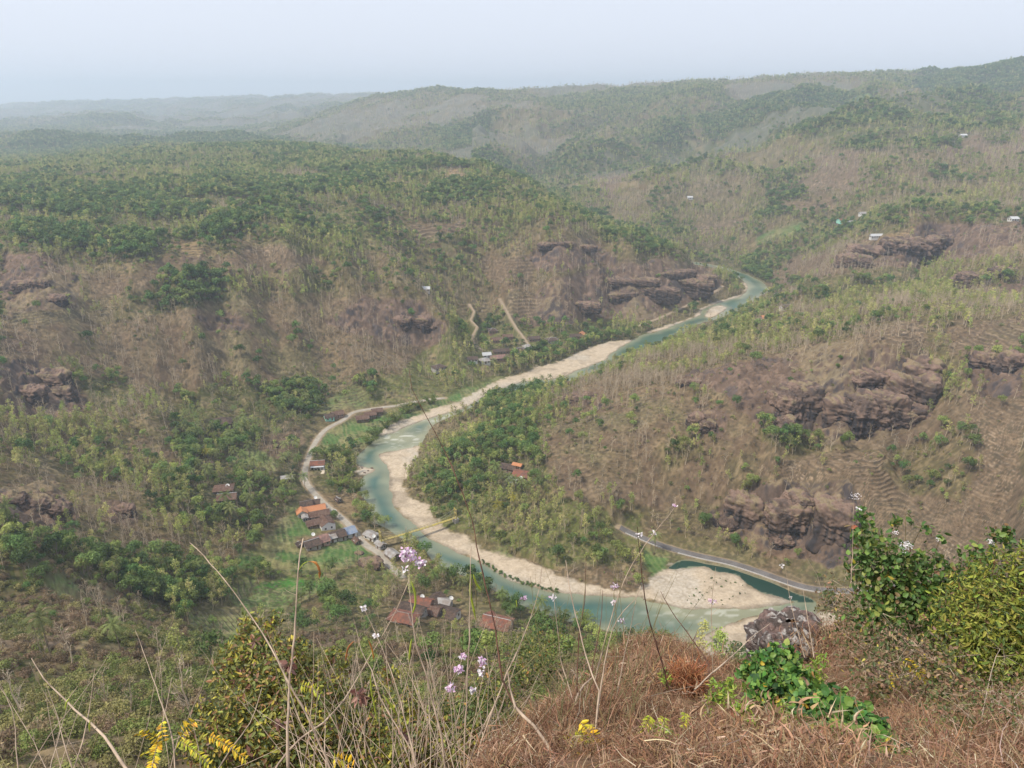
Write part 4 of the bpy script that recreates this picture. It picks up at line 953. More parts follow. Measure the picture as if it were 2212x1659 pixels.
def house(px, py, L, W, yaw, roof, wall, label, hw=2.6, hr=1.7, hip=False, over=.55, ridge=None, openings=3, cat="house", key="house", dish=None, porch=None, clear=None, sink=2.0):
    x, y, z = hit(px, py)
    for _ in range(3): dep = proj(x, y, z)[2]; x, y, z = hit(px, py + (hw + hr * .5) * CP_ * FPX / dep)
    e = link(key, None, loc=(x, y, z), rot=(0, 0, R(yaw))); e.empty_display_size = 1
    HOUSE_CLEAR.append((x, y - 2.5, clear or max(L, W) * .5 + 4.5))
    g = Geo(); box(g, -L / 2, L / 2, -W / 2, W / 2, -sink, hw)
    if not hip:                                   # gable triangles
        for sx in (-1, 1):
            xx = sx * (L / 2 - .02); g.add([(xx, -W / 2, hw), (xx, W / 2, hw), (xx, 0, hw + hr - .08)], [(0, 1, 2)] if sx > 0 else [(1, 0, 2)])
    o_ = g.mesh("walls", [M[wall]]); link("walls", o_, e)
    link("roof", roofgeo(L, W, hr, over, hip).mesh("roof", [M[roof]]), e, loc=(0, 0, hw + .06))
    if ridge: link("ridge_cap", ridge_geo(L, W, hr, over, hip).mesh("ridge_cap", [M[ridge]]), e, loc=(0, 0, hw + .06))
    def opening(cx, cy, sx, sy, z0, z1, nm, mt):
        f = Geo(); box(f, cx - sx / 2, cx + sx / 2, cy - sy / 2, cy + sy / 2, z0, z1); w_ = link(nm, f.mesh(nm, [M[mt]]), e)
        f = Geo(); t_ = .08; ax = 0 if sx > sy else 1; hwid = (sx if ax == 0 else sy) / 2; dd = (sy if ax == 0 else sx) / 2 + .03; vv = []
        for dsg in (-dd, dd):
            for (o2, zlo, zhi) in ((hwid, z0, z1), (hwid + t_, z0 - t_ * .6, z1 + t_)):
                for (a2, z2) in ((-o2, zlo), (o2, zlo), (o2, zhi), (-o2, zhi)): vv.append((cx + a2, cy + dsg, z2) if ax == 0 else (cx + dsg, cy + a2, z2))
        ff = []
        for k2 in range(4):
            n2 = (k2 + 1) % 4; ff += [(k2, n2, 4 + n2, 4 + k2), (8 + k2, 12 + k2, 12 + n2, 8 + n2), (k2, 8 + k2, 8 + n2, n2), (4 + k2, 4 + n2, 12 + n2, 12 + k2)]
        f.add(vv, ff)
        link("frame", f.mesh("frame", [M['w_white'] if wall != 'w_white' else M['doorw']]), w_)
    n = max(1, int(L / 2.4))
    for k in range(n):
        cx = -L / 2 + L * (k + .5) / n
        for sy in (-1, 1):
            if k == n // 2: opening(cx, sy * (W / 2 + .03), 1.0, .10, .05, 2.05, "door", 'doorw')
            else: opening(cx, sy * (W / 2 + .03), .9, .10, .9, 1.95, "window", 'dark')
    for sx in (-1, 1):
        for k in (-1, 1): opening(sx * (L / 2 + .03), k * W * .22, .10, .85, .9, 1.95, "window", 'dark')
    if porch:
        g = Geo(); c_ = Geo(); box(g, -L / 2, L / 2, -W / 2 - 2.2, -W / 2, 2.25, 2.38); link("porch_roof", g.mesh("porch_roof", [M[porch]]), e)
        for k in range(5):
            f = Geo(); cx = -L / 2 + .2 + (L - .4) * k / 4; box(f, cx - .12, cx + .12, -W / 2 - 2.1, -W / 2 - 1.86, -.4, 2.25); link("pillar", f.mesh("pillar", [M['w_white']]), e)
        g = Geo(); box(g, -L / 2 - .5, L / 2 + .5, -W / 2 - 6.5, -W / 2, -1.6, -.02); link("yard_slab", g.mesh("yard_slab", [M['slab']]), e)
    setp(e, label, cat)
    return (x, y, z + hw + hr), e
def dish(px, py, zoff, label, r_=1.0):
    x, y, z = hit(px, py)
    for _ in range(3): dep = proj(x, y, z)[2]; x, y, z = hit(px, py + zoff * CP_ * FPX / dep)
    e = link("satellite_dish", None, loc=(x, y, z + zoff - .9), rot=(0, 0, R(40)))
    g = Geo(); rr = np.linspace(.02, 1, 6); an = np.arange(20) * 2 * math.pi / 20
    V = np.stack([(rr[:, None] * np.cos(an)) * r_, (rr[:, None] * np.sin(an)) * r_, np.repeat((rr ** 2)[:, None] * .28 * r_, 20, 1)], -1).reshape(-1, 3)
    V2 = V - np.array([0, 0, .03]); i = np.arange(5)[:, None] * 20; j = np.arange(20)[None]; Fd = np.stack([i + j, i + (j + 1) % 20, i + 20 + (j + 1) % 20, i + 20 + j], -1).reshape(-1, 4)
    g.add(V, Fd); g.add(V2, Fd[:, ::-1]); link("bowl", g.mesh("bowl", [M['dish']], smooth=True), e, loc=(0, 0, .9), rot=(R(38), 0, 0))
    g = Geo(); tube(g, [(0, 0, -zoff), (0, 0, .9)], .05, 6); link("mast", g.mesh("mast", [M['w_grey']]), e)
    g = Geo(); tube(g, [(0, 0, .9), (0, -.55, 1.5)], .025, 5); box(g, -.07, .07, -.62, -.5, 1.45, 1.58); link("feed_arm", g.mesh("feed_arm", [M['w_grey']]), e)
    setp(e, label, "satellite dish")
HOUSE_CLEAR = []
house(662,1084, 6,5.5, 22,'tile_dark','w_brick',"dark roofed house behind the orange roofed one, left half", ridge='tin_grey')
house(677,1081, 7,5, 12,'tile_dark','w_brick',"dark roofed house behind the orange roofed one, right half")
house(680,1094, 11,6, 22,'tile_orange','w_white',"house with new bright orange tiled roof", ridge='tile_orange')
house(653,1101, 4.5,5, 112,'tile_orange','w_white',"small orange roofed wing left of the orange house")
house(687,1105, 11.5,5.6, 22,'tile_brown','w_grey',"long brown roofed house right in front of the orange one")
house(659,1113, 4,2.6, 112,'tin_grey','w_grey',"narrow grey lean to left of the long brown roofed house", hr=.5)
house(705,1122, 8.5,7.4, 121,'tile_brown','w_bright',"house with white gable wall and dark windows facing the plots", hw=3.2, hr=2.0, over=.25)
house(677,1124, 7,5.5, 30,'tile_brown','w_wood',"low brown roofed annex left of the white gable house", hw=2.2)
house(752,1142, 7,7, 33,'tin_blue','w_white',"house with pale blue metal roof beside the road", hw=2.8)
house(730,1149, 7,7.2, 33,'tile_dark','w_grey',"dark roofed house joined to the blue roofed one", hw=2.7)
house(715,1156, 4.5,5, 33,'tin_grey','w_white',"small grey sheet roof between the dark and the pink roofed houses", hr=.7)
house(693,1160, 7.5,7, 33,'tile_pink','w_pink',"house with bleached pink roof and pink walls by the lower plots", hw=2.7)
house(674,1168, 7,7, 33,'tile_dark','w_grey',"dark roofed house at the left end of the row by the lower plots", ridge='tin_white')
house(647,1171, 3,3, 40,'tile_dark','w_wood',"tiny dark shed at the far left of the house row", hw=1.8, hr=.9, cat="shed", key="shed")
house(771,1164, 4,3, 125,'tile_brown','w_wood',"little brown hut between the blue roofed house and the road", hw=1.8, hr=1.1, cat="hut", key="hut")
house(803,1151, 7,5, -35,'tin_grey','w_white',"grey tin roofed stall across the road by the bridge tower", hr=.9, cat="shop stall", key="roadside_stall")
house(822,1171, 4.6,3.4, -45,'tin_grey','w_grey',"small blue grey shack beside the bridge tower", hr=.8, cat="shack", key="shack")
house(848,1191, 7,5, 132,'tin_grey','w_wood',"open shed with pale corrugated gable roof by the lower road", hr=1.3, cat="shed", key="shed")
house(731,1076, 3.4,2.6, 130,'tile_dark','w_wood',"tiny hut on the dirt yard by the river trees", hw=1.8, hr=1.0, ridge='tin_white', cat="hut", key="hut")
house(687,997, 8,5, 8,'tile_red','w_white',"white pillared house with brown roof on the outer side of the road bend", hw=3.0, porch='tin_white', ridge='tin_white')
house(711,896, 6,5.5, 28,'tile_dark','w_mint',"mint green walled house with dark grey roof by the upper road")
house(729,890, 8,5.5, 28,'tile_brown','w_brick',"brown roofed house behind the mint green one")
house(783,899, 8.5,6, 18,'tile_brown','w_wood',"brown roofed barn in front of the upper road, lower one")
house(800,891, 7.5,5.5, 18,'tile_brown','w_wood',"brown roofed barn in front of the upper road, middle one")
house(815,884, 7,5, 18,'tile_brown','w_wood',"brown roofed barn in front of the upper road, upper one")
house(481,905, 12,9, 10,'tile_dark','w_wood',"large dark hip roof in the green hollow at the left", hip=True, hr=2.6)
house(449,999, 6,5, 10,'tile_dark','w_wood',"small dark roof under a yellowish palm at the left", hw=2.2)
house(484,1049, 9.5,7, 12,'tile_brown','w_wood',"brown roofed farm house among the left palms, upper roof", hip=True)
house(492,1068, 9,7, 12,'tile_brown','w_wood',"brown roofed farm house among the left palms, lower roof", ridge='tin_white')
house(620,1028, 6,4, 15,'tin_grey','w_wood',"grey roofed shed just left of the road", hr=.9, cat="shed", key="shed")
house(1100,1004, 9,6, -22,'tile_dark','w_brick',"dark rear roof of the lone farm inside the river bend")
house(1118,1001, 5,3, -25,'tile_orange','w_brick',"small rusty orange lean to of the lone farm inside the bend", hr=.7)
house(1128,1019, 9,8, -20,'tile_red','w_brick',"main red brown roof of the lone farm inside the bend")
house(1109,1031, 5,3, -25,'tin_white','w_white',"white sheet roof in front of the lone farm inside the bend", hr=.5)
house(911,1294, 9,7, -18,'tile_red','w_brick',"tall red roofed house with raw brick gable in the nearest cluster", hw=3.6, hr=1.9)
house(893,1308, 10.5,5.5, -22,'tile_dark','w_grey',"dark roofed annex just below the tall red roof")
house(942,1287, 6,6, 55,'tile_dark','w_wood',"dark roofed house behind the grey sheet roof in the nearest cluster")
house(958,1294, 7,5, -18,'tin_grey','w_grey',"house with speckled grey sheet roof in the nearest cluster", hr=1.2)
house(965,1316, 10,7.5, -22,'tile_dark','w_white',"dark roofed house with white wall edge at the right of the nearest cluster")
house(938,1312, 5,6, -22,'tile_brown','w_brick',"brown roof joining the red and the dark one in the nearest cluster")
house(872,1325, 11,7, -18,'tile_red','w_grey',"red brown roof with pale ridge at the left end of the nearest cluster", hip=True, ridge='tin_grey')
house(1074,1336, 12,9, -20,'tile_red','w_brick',"big rusty red roof with white ridge, right of the nearest cluster", ridge='tin_white', hw=3.0, hr=2.2)
house(1056,1330, 6,5, 65,'tile_red','w_grey',"red side wing of the big rusty roof", hw=2.6)
for a_ in [(1065,711,8,7,10,'tile_dark','w_brick',"dark hip roof with white ridges at the top of the far village",True,'tin_white'),(1096,724,9,6,12,'tile_brown','w_brick',"brown roofed house below the far village lane",False,None),(1071,731,9,6,12,'tile_brown','w_brick',"brown roofed house at the left of the far village",False,None),
  (1153,728,10,7,12,'tile_dark','w_brick',"dark roofed house where the far village lane ends",False,None),(1193,731,11,8,15,'tile_dark','w_grey',"wide dark hip roof with white ridges in the far village",True,'tin_white'),(1256,719,6,5,70,'tile_orange','w_brick',"small bright orange roof at the right of the far village",False,None),
  (1240,723,9,6,12,'tile_dark','w_brick',"dark roofed house left of the small orange roof",False,None),(1122,753,10,7,20,'tile_dark','w_grey',"dark hip roof with white ridges above the far river trees",True,'tin_white'),(1139,746,7,6,20,'tin_grey','w_grey',"grey hip roof above the far river trees",True,'tin_white'),
  (1051,763,7,4,15,'tin_white','w_white',"white sheet roofed house in the far village",False,None),(1074,769,13,8,18,'tile_pink','w_brick',"long pale brown roof right of the white sheet roof",False,None),(1047,775,8,7,18,'tin_grey','w_white',"grey hip roof with white walls in front of the far village",True,'tin_white'),
  (1020,772,8,6,15,'tile_dark','w_white',"dark roofed house with white wall among far village trees",False,None),(1082,755,14,6,12,'tile_dark','w_brick',"long dark roof behind the pale brown one",False,None),(948,789,10,8,35,'tile_dark','w_grey',"dark hip roof with grey lean to below the brown knoll",True,'tin_grey'),
  (921,621,6,4,5,'tin_white','w_grey',"lone white roofed house high above the far village",False,None),(1697,661,9,7,10,'tile_dark','w_white',"dark roofed white house on the right bank behind the spur",False,'tin_white'),(1655,683,9,6,10,'tile_orange','w_brick',"faded orange roof on the right bank behind the spur",False,None),
  (1668,668,9,6,10,'tile_brown','w_brick',"brown roof by the water behind the spur",False,None),(1821,474,13,10,10,'tile_red','w_mint',"red roofed green walled house on the far right slope",False,None),(1842,478,10,8,10,'tin_grey','w_white',"grey roofed house beside the far red roof",False,None),
  (1897,507,18,4,8,'tin_white','w_white',"long white shed on the edge above the dark cliff",False,None),(2188,470,8,6,8,'tin_white','w_white',"white roofed house near the right edge of the far slope",False,None),(1867,459,12,7,8,'tin_grey','w_white',"grey roofed house above the far red roof",False,None),
  (1490,425,8,5,8,'tin_white','w_white',"tiny white house on the far slope above the main hill",False,None),(855,332,9,5,5,'tin_white','w_white',"tiny white house on top of the plateau hill",False,None),(2080,291,10,6,5,'tin_white','w_white',"tiny white house high on the hills at the right",False,None)]:
    house(*a_[:8], hip=a_[8], ridge=a_[9], clear=max(a_[2], a_[3]) * .5 + 6)
dish(712,1138,2.6 + 1.0,"round dish at the right end of the long brown roof") if False else None
dish(678,1153,4.6,"white dish above the bleached pink roof")
dish(724,1103,3.6,"grey dish beside the tree by the orange roofed house")
dish(683,1074,4.6,"grey dish behind the dark roofed houses")
dish(808,1157,4.0,"white dish on the grey tin roofed stall")
dish(913,1286,5.6,"white dish behind the tall red roof")
dish(975,1290,4.4,"white dish right of the speckled grey roof")
dish(494,1048,4.8,"pale dish by the left farm house among palms")
dish(1125,1031,4.4,"pale dish on the lone farm inside the bend")
# ------------------------------------------------------------------ foot bridge
A0 = np.array(atz(822, 1168, 5.2)); A1 = np.array(atz(984, 1118, 5.2)); D_ = A1 - A0; LB = np.linalg.norm(D_); yawb = math.atan2(D_[1], D_[0])
eb = link("foot_bridge", None, loc=(*A0[:2], 0), rot=(0, 0, yawb))
nb = 24; xs = np.linspace(0, LB, nb + 1); sag = lambda x: 5.2 - .35 * math.sin(math.pi * x / LB)
g = Geo()
for k in range(nb):
    x0, x1 = xs[k], xs[k + 1]; z0, z1 = sag(x0), sag(x1)
    g.add([(x0, -.75, z0), (x1, -.75, z1), (x1, .75, z1), (x0, .75, z0), (x0, -.75, z0 - .22), (x1, -.75, z1 - .22), (x1, .75, z1 - .22), (x0, .75, z0 - .22)], [(0, 1, 2, 3), (7, 6, 5, 4), (0, 4, 5, 1), (2, 6, 7, 3), (1, 5, 6, 2), (3, 7, 4, 0)])
link("deck", g.mesh("deck", [M['yellow']]), eb)
for sy in (-.8, .8):
    g = Geo()
    tube(g, [(x, sy, sag(x) + 1.05) for x in xs], .055, 4); tube(g, [(x, sy, sag(x) + .55) for x in xs], .035, 4)
    for k in range(nb):
        tube(g, [(xs[k], sy, sag(xs[k]) - .1), (xs[k], sy, sag(xs[k]) + 1.05)], .05, 4); tube(g, [(xs[k], sy, sag(xs[k])), (xs[k + 1], sy, sag(xs[k + 1]) + 1.0)], .03, 4)
    link("railing", g.mesh("railing", [M['yellow']]), eb)
    g = Geo(); cab = [(x, sy * 1.25, sag(x) + .5 + 4.6 * ((x - LB / 2) / (LB / 2)) ** 2) for x in xs]; tube(g, cab, .05, 4)
    for c_ in cab[1:-1]: tube(g, [c_, (c_[0], sy, sag(c_[0]) - .1)], .018, 3)
    link("cable", g.mesh("cable", [M['w_grey']]), eb)
for x in (0.0, LB):
    t_ = link("tower", None, eb, loc=(x, 0, 0)); g = Geo()
    for sy in (-1.15, 1.15): box(g, -.22, .22, sy - .22, sy + .22, 3.0, 10.8)
    for z_k in (8.0, 10.2): box(g, -.14, .14, -1.1, 1.1, z_k, z_k + .3)
    for z_a, z_b in ((8.2, 10.3), (6.9, 8.0)): tube(g, [(0, -1.0, z_a), (0, 1.0, z_b)], .07, 4); tube(g, [(0, 1.0, z_a), (0, -1.0, z_b)], .07, 4)
    link("tower_frame", g.mesh("tower_frame", [M['yellow']]), t_)
    g = Geo(); gzt = float(gz(A0[0] + D_[0] * x / LB, A0[1] + D_[1] * x / LB)); box(g, -1.1, 1.1, -1.6, 1.6, min(gzt - 2, 1), 4.9); link("pier", g.mesh("pier", [M['w_grey']]), t_)
setp(eb, "yellow suspension foot bridge crossing the river to the gravel bar", "bridge")
HOUSE_CLEAR.append((A0[0], A0[1] - 3, 6)); HOUSE_CLEAR.append((A1[0], A1[1] - 3, 7)); HOUSE_CLEAR.append((A1[0] - 8, A1[1] - 6, 7))
for k in range(1, 5): HOUSE_CLEAR.append((*(A0 + D_ * k / 5)[:2], 5))
# ------------------------------------------------------------------ scatter the woods over the visible ground
dY = np.gradient(YR)[:, None]; area = dY * TY * (UC[1] - UC[0])
pw = patch + .35 * fbm(TX / 25, TY / 25, 97, 3) * (1 - farw)
wood_mod = np.clip(.9 + 2.6 * pw, .03, 3.2)                        # green patches
inv_mod = np.clip(.9 - 1.5 * pw, .08, 2.6)
near = sstep(30, 60, TY); slope_near = TY < 236
clear = ((DW > 2.5) | ~inr) * ((DS > 1.0) | ~inr) * (ROADM > 2.6) * near * np.where((ROADM < 9) & (TZ < 16), .25, 1)
farth = np.where(TY > 1300, .62, 1.0) * sstep(5200, 4200, TY) + (TY > 4200) * .25
vis = np.where(VIS, 1.0, .04)
vis = vis * np.where(TY > 1300, sstep(.86, .80, np.abs(UC))[None, :], 1)

def place(dens_map, mod, mul=1.0):
    lam = dens_map / 100 * area * mod * clear * farth * vis * mul
    k = rng.poisson(lam)
    i, j = np.nonzero(k); n = k[i, j]; i = np.repeat(i, n); j = np.repeat(j, n)
    y = YR[i] + (rng.random(len(i)) - .5) * dY[i, 0]; u = UC[j] + (rng.random(len(i)) - .5) * (UC[1] - UC[0])
    x = u * y; z = gz(x, y)
    for (hx, hy, hr) in HOUSE_CLEAR:
        m_ = np.hypot(x - hx, y - hy) > hr; x, y, z, i, j = x[m_], y[m_], z[m_], i[m_], j[m_]
    px, py, dep = proj(x, y, z)
    v = VIS[i, j] & (px > -15) & (px < 2227) & (py < 1670) & (py > 0)
    return np.stack([x, y, z], 1), px, py, dep, v
REG = [(150,600,"on the rocky slope at the upper left"),(500,480,"on the green plateau at the left"),(900,360,"on the top of the plateau hill"),(1200,520,"on the long slope above the far rock face"),
 (1400,640,"near the rock face by the far river bend"),(1100,720,"by the far riverside village"),(800,700,"on the brown knoll left of the far village"),(400,740,"on the brown hillside at the left"),
 (60,850,"beside the rock face at the left edge"),(250,950,"on the yellow slope at the left"),(500,900,"in the green hollow at the left"),(700,880,"by the mint green house"),(800,930,"on the bank where the river turns"),
 (450,1060,"among the farm houses left of the road"),(620,1030,"just left of the curving road"),(740,1030,"between the road and the river"),(600,1180,"around the ploughed green plots"),(820,1120,"on the bank by the orange roofed house"),
 (100,1100,"on the lower slope at the left edge"),(330,1180,"on the slope left of the ploughed plots"),(100,1250,"in the dark thicket at the lower left"),(380,1280,"beside the bright rice paddies"),(700,1300,"just right of the bright rice paddies"),
 (880,1240,"below the foot bridge"),(950,1300,"around the nearest cluster of houses"),(1150,1320,"on the near river bank"),(1380,1370,"on the near bank at the foot of the grassy hill"),(200,1400,"on the lower left slope"),(550,1420,"on the slope below the paddies"),
 (900,1450,"on the steep slope below the lookout"),(950,1000,"on the inner bank of the river bend"),(1100,950,"on the wooded tip inside the river bend"),(1130,1060,"by the lone red roofed farm"),(1150,1140,"in the green wood above the gravel bar"),(1250,1200,"on the low slope above the gravel bar"),
 (1280,1000,"on the brown teak slope inside the bend"),(1350,850,"near the top of the brown spur"),(1300,790,"along the spur ridge by the river"),(1600,740,"along the spur ridge at the right"),(1500,930,"left of the great dark outcrop"),(1700,940,"at the foot of the great dark outcrop"),
 (1500,1130,"above the left end of the asphalt road"),(1500,1210,"between the asphalt road and the gravel island"),(1740,1130,"on the lower cliff above the asphalt road"),(1850,800,"on top of the great dark outcrop"),(2000,1020,"right of the great dark outcrop"),(2120,900,"on the terraced slope at the right edge"),
 (2050,1150,"on the lower terraces at the right"),(1950,640,"on the yellow ridge at the right"),(1800,600,"on the right bank behind the spur"),(2050,530,"on the dark cliff at the upper right"),(1600,560,"by the far end of the river"),(1800,430,"on the far terraced slopes"),(1500,350,"on the far hills"),(2000,250,"on the highest hills at the right")]
RX_, RY_ = np.array([r_[0] for r_ in REG], float), np.array([r_[1] for r_ in REG], float)
def region(px, py): return REG[int(np.argmin(np.hypot(RX_ - px, (RY_ - py) * 1.4)))][2]
def grow(key, label, cat, group, wood_label, near_var, far_var, P, px, py, dep, v, smin, smax, limit=300, name=None, sc_far=1.25):
    n = len(P); s_ = smin + (smax - smin) * rng.random(n) ** 1.6; s_ = s_ * np.where(P[:, 1] > 1300, sc_far, 1); rz = rng.random(n) * 6.283
    show = np.where(v, s_ / dep, 0)
    order = np.argsort(-show)[:limit]; order = order[show[order] > 0]
    solo = np.zeros(n, bool); solo[order] = True
    for i in order:
        c_, t_ = near_var[int(rng.integers(len(near_var)))]
        e = link(key, None, loc=P[i], rot=(0, 0, rz[i]), scale=float(s_[i])); e.empty_display_size = .5
        link(name[0], c_, e); link(name[1], t_, e)
        reg = region(px[i], py[i])
        setp(e, f"{label} {reg}", cat, f"{group} {reg}")
    m_ = ~solo
    scatter_stuff(wood_label[0], wood_label[1], wood_label[2], far_var, P[m_], s_[m_], rz[m_])
    return P[order]
for (px_c, py_c, r_c) in [(540,1285,7),(590,1290,8),(640,1285,8),(560,1320,8),(610,1325,8),(660,1320,7),(480,1340,7),(480,1390,7),(530,1370,7),(600,1160,8),(640,1200,9),(700,1200,9),(740,1190,8),(620,1230,8),(580,1215,8),(690,1235,7),(640,1130,7),(740,930,9),(790,920,9),(720,970,8),(760,950,8),(1420,1215,6),(1410,1240,6),(150,1275,7)]:
    x_, y_c, z_c = hit(px_c, py_c); HOUSE_CLEAR.append((x_, y_c, r_c))
NEARV = {
 'green': variants(mk_green, range(5), 'lf_green', 'bark', "tree", nl=620, size=.50),
 'mid': variants(mk_green, range(20, 24), 'lf_mid', 'bark', "tree", nl=520, size=.50, hgt=7.5, rx=2.3),
 'teak': variants(mk_teak, range(30, 35), 'lf_teak', 'bark_pale', "teak", nl=300, size=.46),
 'bare': variants(mk_bare, range(40, 46), 'lf_dry', 'bark_pale', "bare"),
 'palm': variants(mk_palm, range(50, 55), 'lf_palm', 'bark', "palm"),
}
FARV = {
 'green': merged("broadleaf", mk_green, range(60, 64), 'lf_green', 'bark', nl=260, size=.78),
 'mid': merged("light_broadleaf", mk_green, range(64, 68), 'lf_mid', 'bark', nl=220, size=.72, hgt=7.5, rx=2.3),
 'teak': merged("teak", mk_teak, range(70, 74), 'lf_teak', 'bark_pale', nl=150, size=.62),
 'bare': merged("bare_teak", mk_bare, range(80, 84), 'lf_dry', 'bark_pale', nl=30),
 'palm': merged("palm", mk_palm, range(90, 93), 'lf_palm', 'bark', nf=15, nlf=9),
 'bush': merged("low_shrub", mk_bush, range(95, 99), 'lf_bush', 'bark_pale', nl=60, size=.42),
}
A = place(GC[3] * np.where(slope_near, .45 * (TY > 130), 1.7), wood_mod)
grow("broadleaf_tree", "dark green broadleaf tree", "tree", "dark broadleaf trees", ("broadleaf_wood", "dark green woods covering the hills", "woodland"), NEARV['green'], FARV['green'], *A, .42, 1.45, name=("crown", "trunk"))
A = place(GC[3] * np.where(slope_near, .45 * (TY > 130), 1.7), wood_mod)
grow("light_tree", "light green round tree", "tree", "light green trees", ("mixed_wood", "mid green woods covering the hills", "woodland"), NEARV['mid'], FARV['mid'], *A, .42, 1.35, name=("crown", "trunk"))
A = place(GC[4] * np.where(slope_near, .3 * (TY > 110), 2.3), np.clip(.85 + 2.0 * (fbm(TX / 40, TY / 40, 98, 4) * (1 - farw) + patch * farw), .04, 2.8))
grow("teak_tree", "slender yellow green teak tree", "tree", "yellow green teaks", ("teak_wood", "yellow green teak woods on the slopes", "woodland"), NEARV['teak'], FARV['teak'], *A, .55, 1.1, name=("crown", "trunk"))
A = place(GC[5] * np.where(TY > 1300, .28, 1) * np.where(slope_near, .7 * (TY > 60), 2.6), inv_mod)
grow("bare_tree", "leafless pale teak tree", "tree", "leafless teaks", ("bare_wood", "leafless grey brown teak woods on the slopes", "woodland"), NEARV['bare'], FARV['bare'], *A, .55, 1.15, name=("dry_leaves", "trunk"))
A = place(GC[6] * 1.3, 1.0)
grow("coconut_palm", "tall coconut palm", "palm", "coconut palms", ("palm_grove", "far coconut palms", "woodland"), NEARV['palm'], FARV['palm'], *A, .75, 1.15, name=("fronds", "trunk"))
Pb, bx, by, bd, bv = place(GC[7] * np.where(TY > 1300, .5, 3.2) * sstep(225, 240, TY), np.clip(1 + .6 * patch, .2, 2))
scatter_stuff("undergrowth", "low scrub and dry bushes between the trees", "scrub", FARV['bush'], Pb, .5 + 1.1 * rng.random(len(Pb)) ** 2, rng.random(len(Pb)) * 6.28)
Pb, *_r = place((GC[5] * 3.5 + ROCK * 2.5 + TERR * 2.5 + .6 * GC[4]) * (TY < 950) * (TY > 236), np.clip(1.1 - .6 * patch, .2, 2))
scatter_stuff("dry_scrub", "knee high dry brown scrub on the bare slopes", "scrub", merged("dry_tuft", mk_bush, range(118, 121), 'lf_brown', 'bark_pale', nl=34, size=.34, rad=.8), Pb, .4 + .9 * rng.random(len(Pb)) ** 2, rng.random(len(Pb)) * 6.28)
# shrubs of the steep slope right below the lookout
NEARV['shrub'] = variants(mk_bush, range(100, 104), 'lf_bush', 'bark_pale', "shrub", nl=620, size=.20, rad=1.25)
NEARV['dryshrub'] = variants(mk_bush, range(104, 108), 'lf_brown', 'bark_pale', "shrub", nl=380, size=.20, rad=1.25)
FARV['shrub'] = merged("slope_shrub", mk_bush, range(110, 113), 'lf_bush', 'bark_pale', nl=380, size=.24, rad=1.25)
near = sstep(14, 22, TY); clear = near * (TY < 240) * ((DW > 2.5) | ~inr)
A = place(11.0 + 0 * TY, np.clip(1 + 1.6 * fbm(TX / 14, TY / 14, 501, 3), .1, 2.6))
grow("shrub", "olive green leafy shrub", "shrub", "olive shrubs", ("slope_scrub", "olive scrub covering the steep slope below the lookout", "scrub"), NEARV['shrub'], FARV['shrub'], *A, .5, 1.7, name=("foliage", "stems"))
A = place(7.0 + 0 * TY, np.clip(1 - 1.8 * fbm(TX / 14, TY / 14, 501, 3), .1, 2.6))
grow("dry_shrub", "dry brown shrub", "shrub", "dry brown shrubs", ("dry_slope_scrub", "dry brown scrub covering the steep slope below the lookout", "scrub"), NEARV['dryshrub'], merged("dry_slope_shrub", mk_bush, range(114, 116), 'lf_brown', 'bark_pale', nl=380, size=.24, rad=1.25), *A, .42, 1.45, name=("foliage", "stems"))
print("COUNTS", {o.name: len(o.data.vertices) for o in bpy.data.objects if o.get("kind") == "stuff" and o.type == 'MESH'})

# ---- trees that stand out one by one
def special(key, meshes, nm, px, py, s_, label, cat="tree", group=None, lift=0):
    x, y, z = hit(px, py); c_, t_ = meshes[int(rng.integers(len(meshes)))]
    e = link(key, None, loc=(x, y, z + lift), rot=(0, 0, rng.random() * 6.28), scale=s_); e.empty_display_size = .5
    link(nm[0], c_, e); link(nm[1], t_, e); setp(e, label, cat, group)
LIME = variants(mk_green, (120, 121), 'lf_lime', 'bark', "round_tree", nl=1300, size=.40, sprd=.62, hgt=6.0, rx=2.9)
ROUND = variants(mk_green, (122, 123), 'lf_green', 'bark', "round_tree", nl=1500, size=.42, sprd=.7, hgt=6.2, rx=3.4)
BIGT = variants(mk_green, (124, 125, 126), 'lf_mid', 'bark', "big_tree", nl=1500, size=.42, hgt=7.5, rx=3.6)
BAMB = variants(mk_bamboo, range(130, 133), 'lf_bamboo', 'lf_mid', "bamboo")
YP = variants(mk_palm, (140, 141), 'lf_ypalm', 'bark', "yellow_palm")
CT = ("crown", "trunk")
special("round_tree", LIME, CT, 1822, 962, 1.0, "bright lime green round tree at the foot of the great outcrop")
special("round_tree", ROUND, CT, 1586, 1180, (1.05, 1.05, 1.15), "dark green round tree where the asphalt road passes the cliff")
special("round_tree", LIME, CT, 1814, 780, .6, "small green bush tree high above the great outcrop, upper one")
special("round_tree", LIME, CT, 1808, 798, .6, "small green bush tree high above the great outcrop, lower one")
special("round_tree", ROUND, CT, 722, 1122, .85, "dark dense tree right of the orange roofed house")
for k, (x, y, s_) in enumerate([(770,1105,1.0),(790,1120,1.2),(785,1085,.9),(805,1135,1.0),(830,1140,.9)]): special("river_tree", BIGT, CT, x, y, s_, "broad light green tree on the bank by the orange roofed house", group="broad trees on the bank by the village")
for k, (x, y, s_) in enumerate([(710,985,1.0),(735,990,1.1),(755,1000,1.0),(750,1030,1.0),(735,1050,.9),(770,1060,.9)]): special("bamboo_clump", BAMB, ("leaves", "culms"), x, y, s_, "feathery yellow green bamboo between the curving road and the river", "bamboo", "bamboo clumps between road and river")
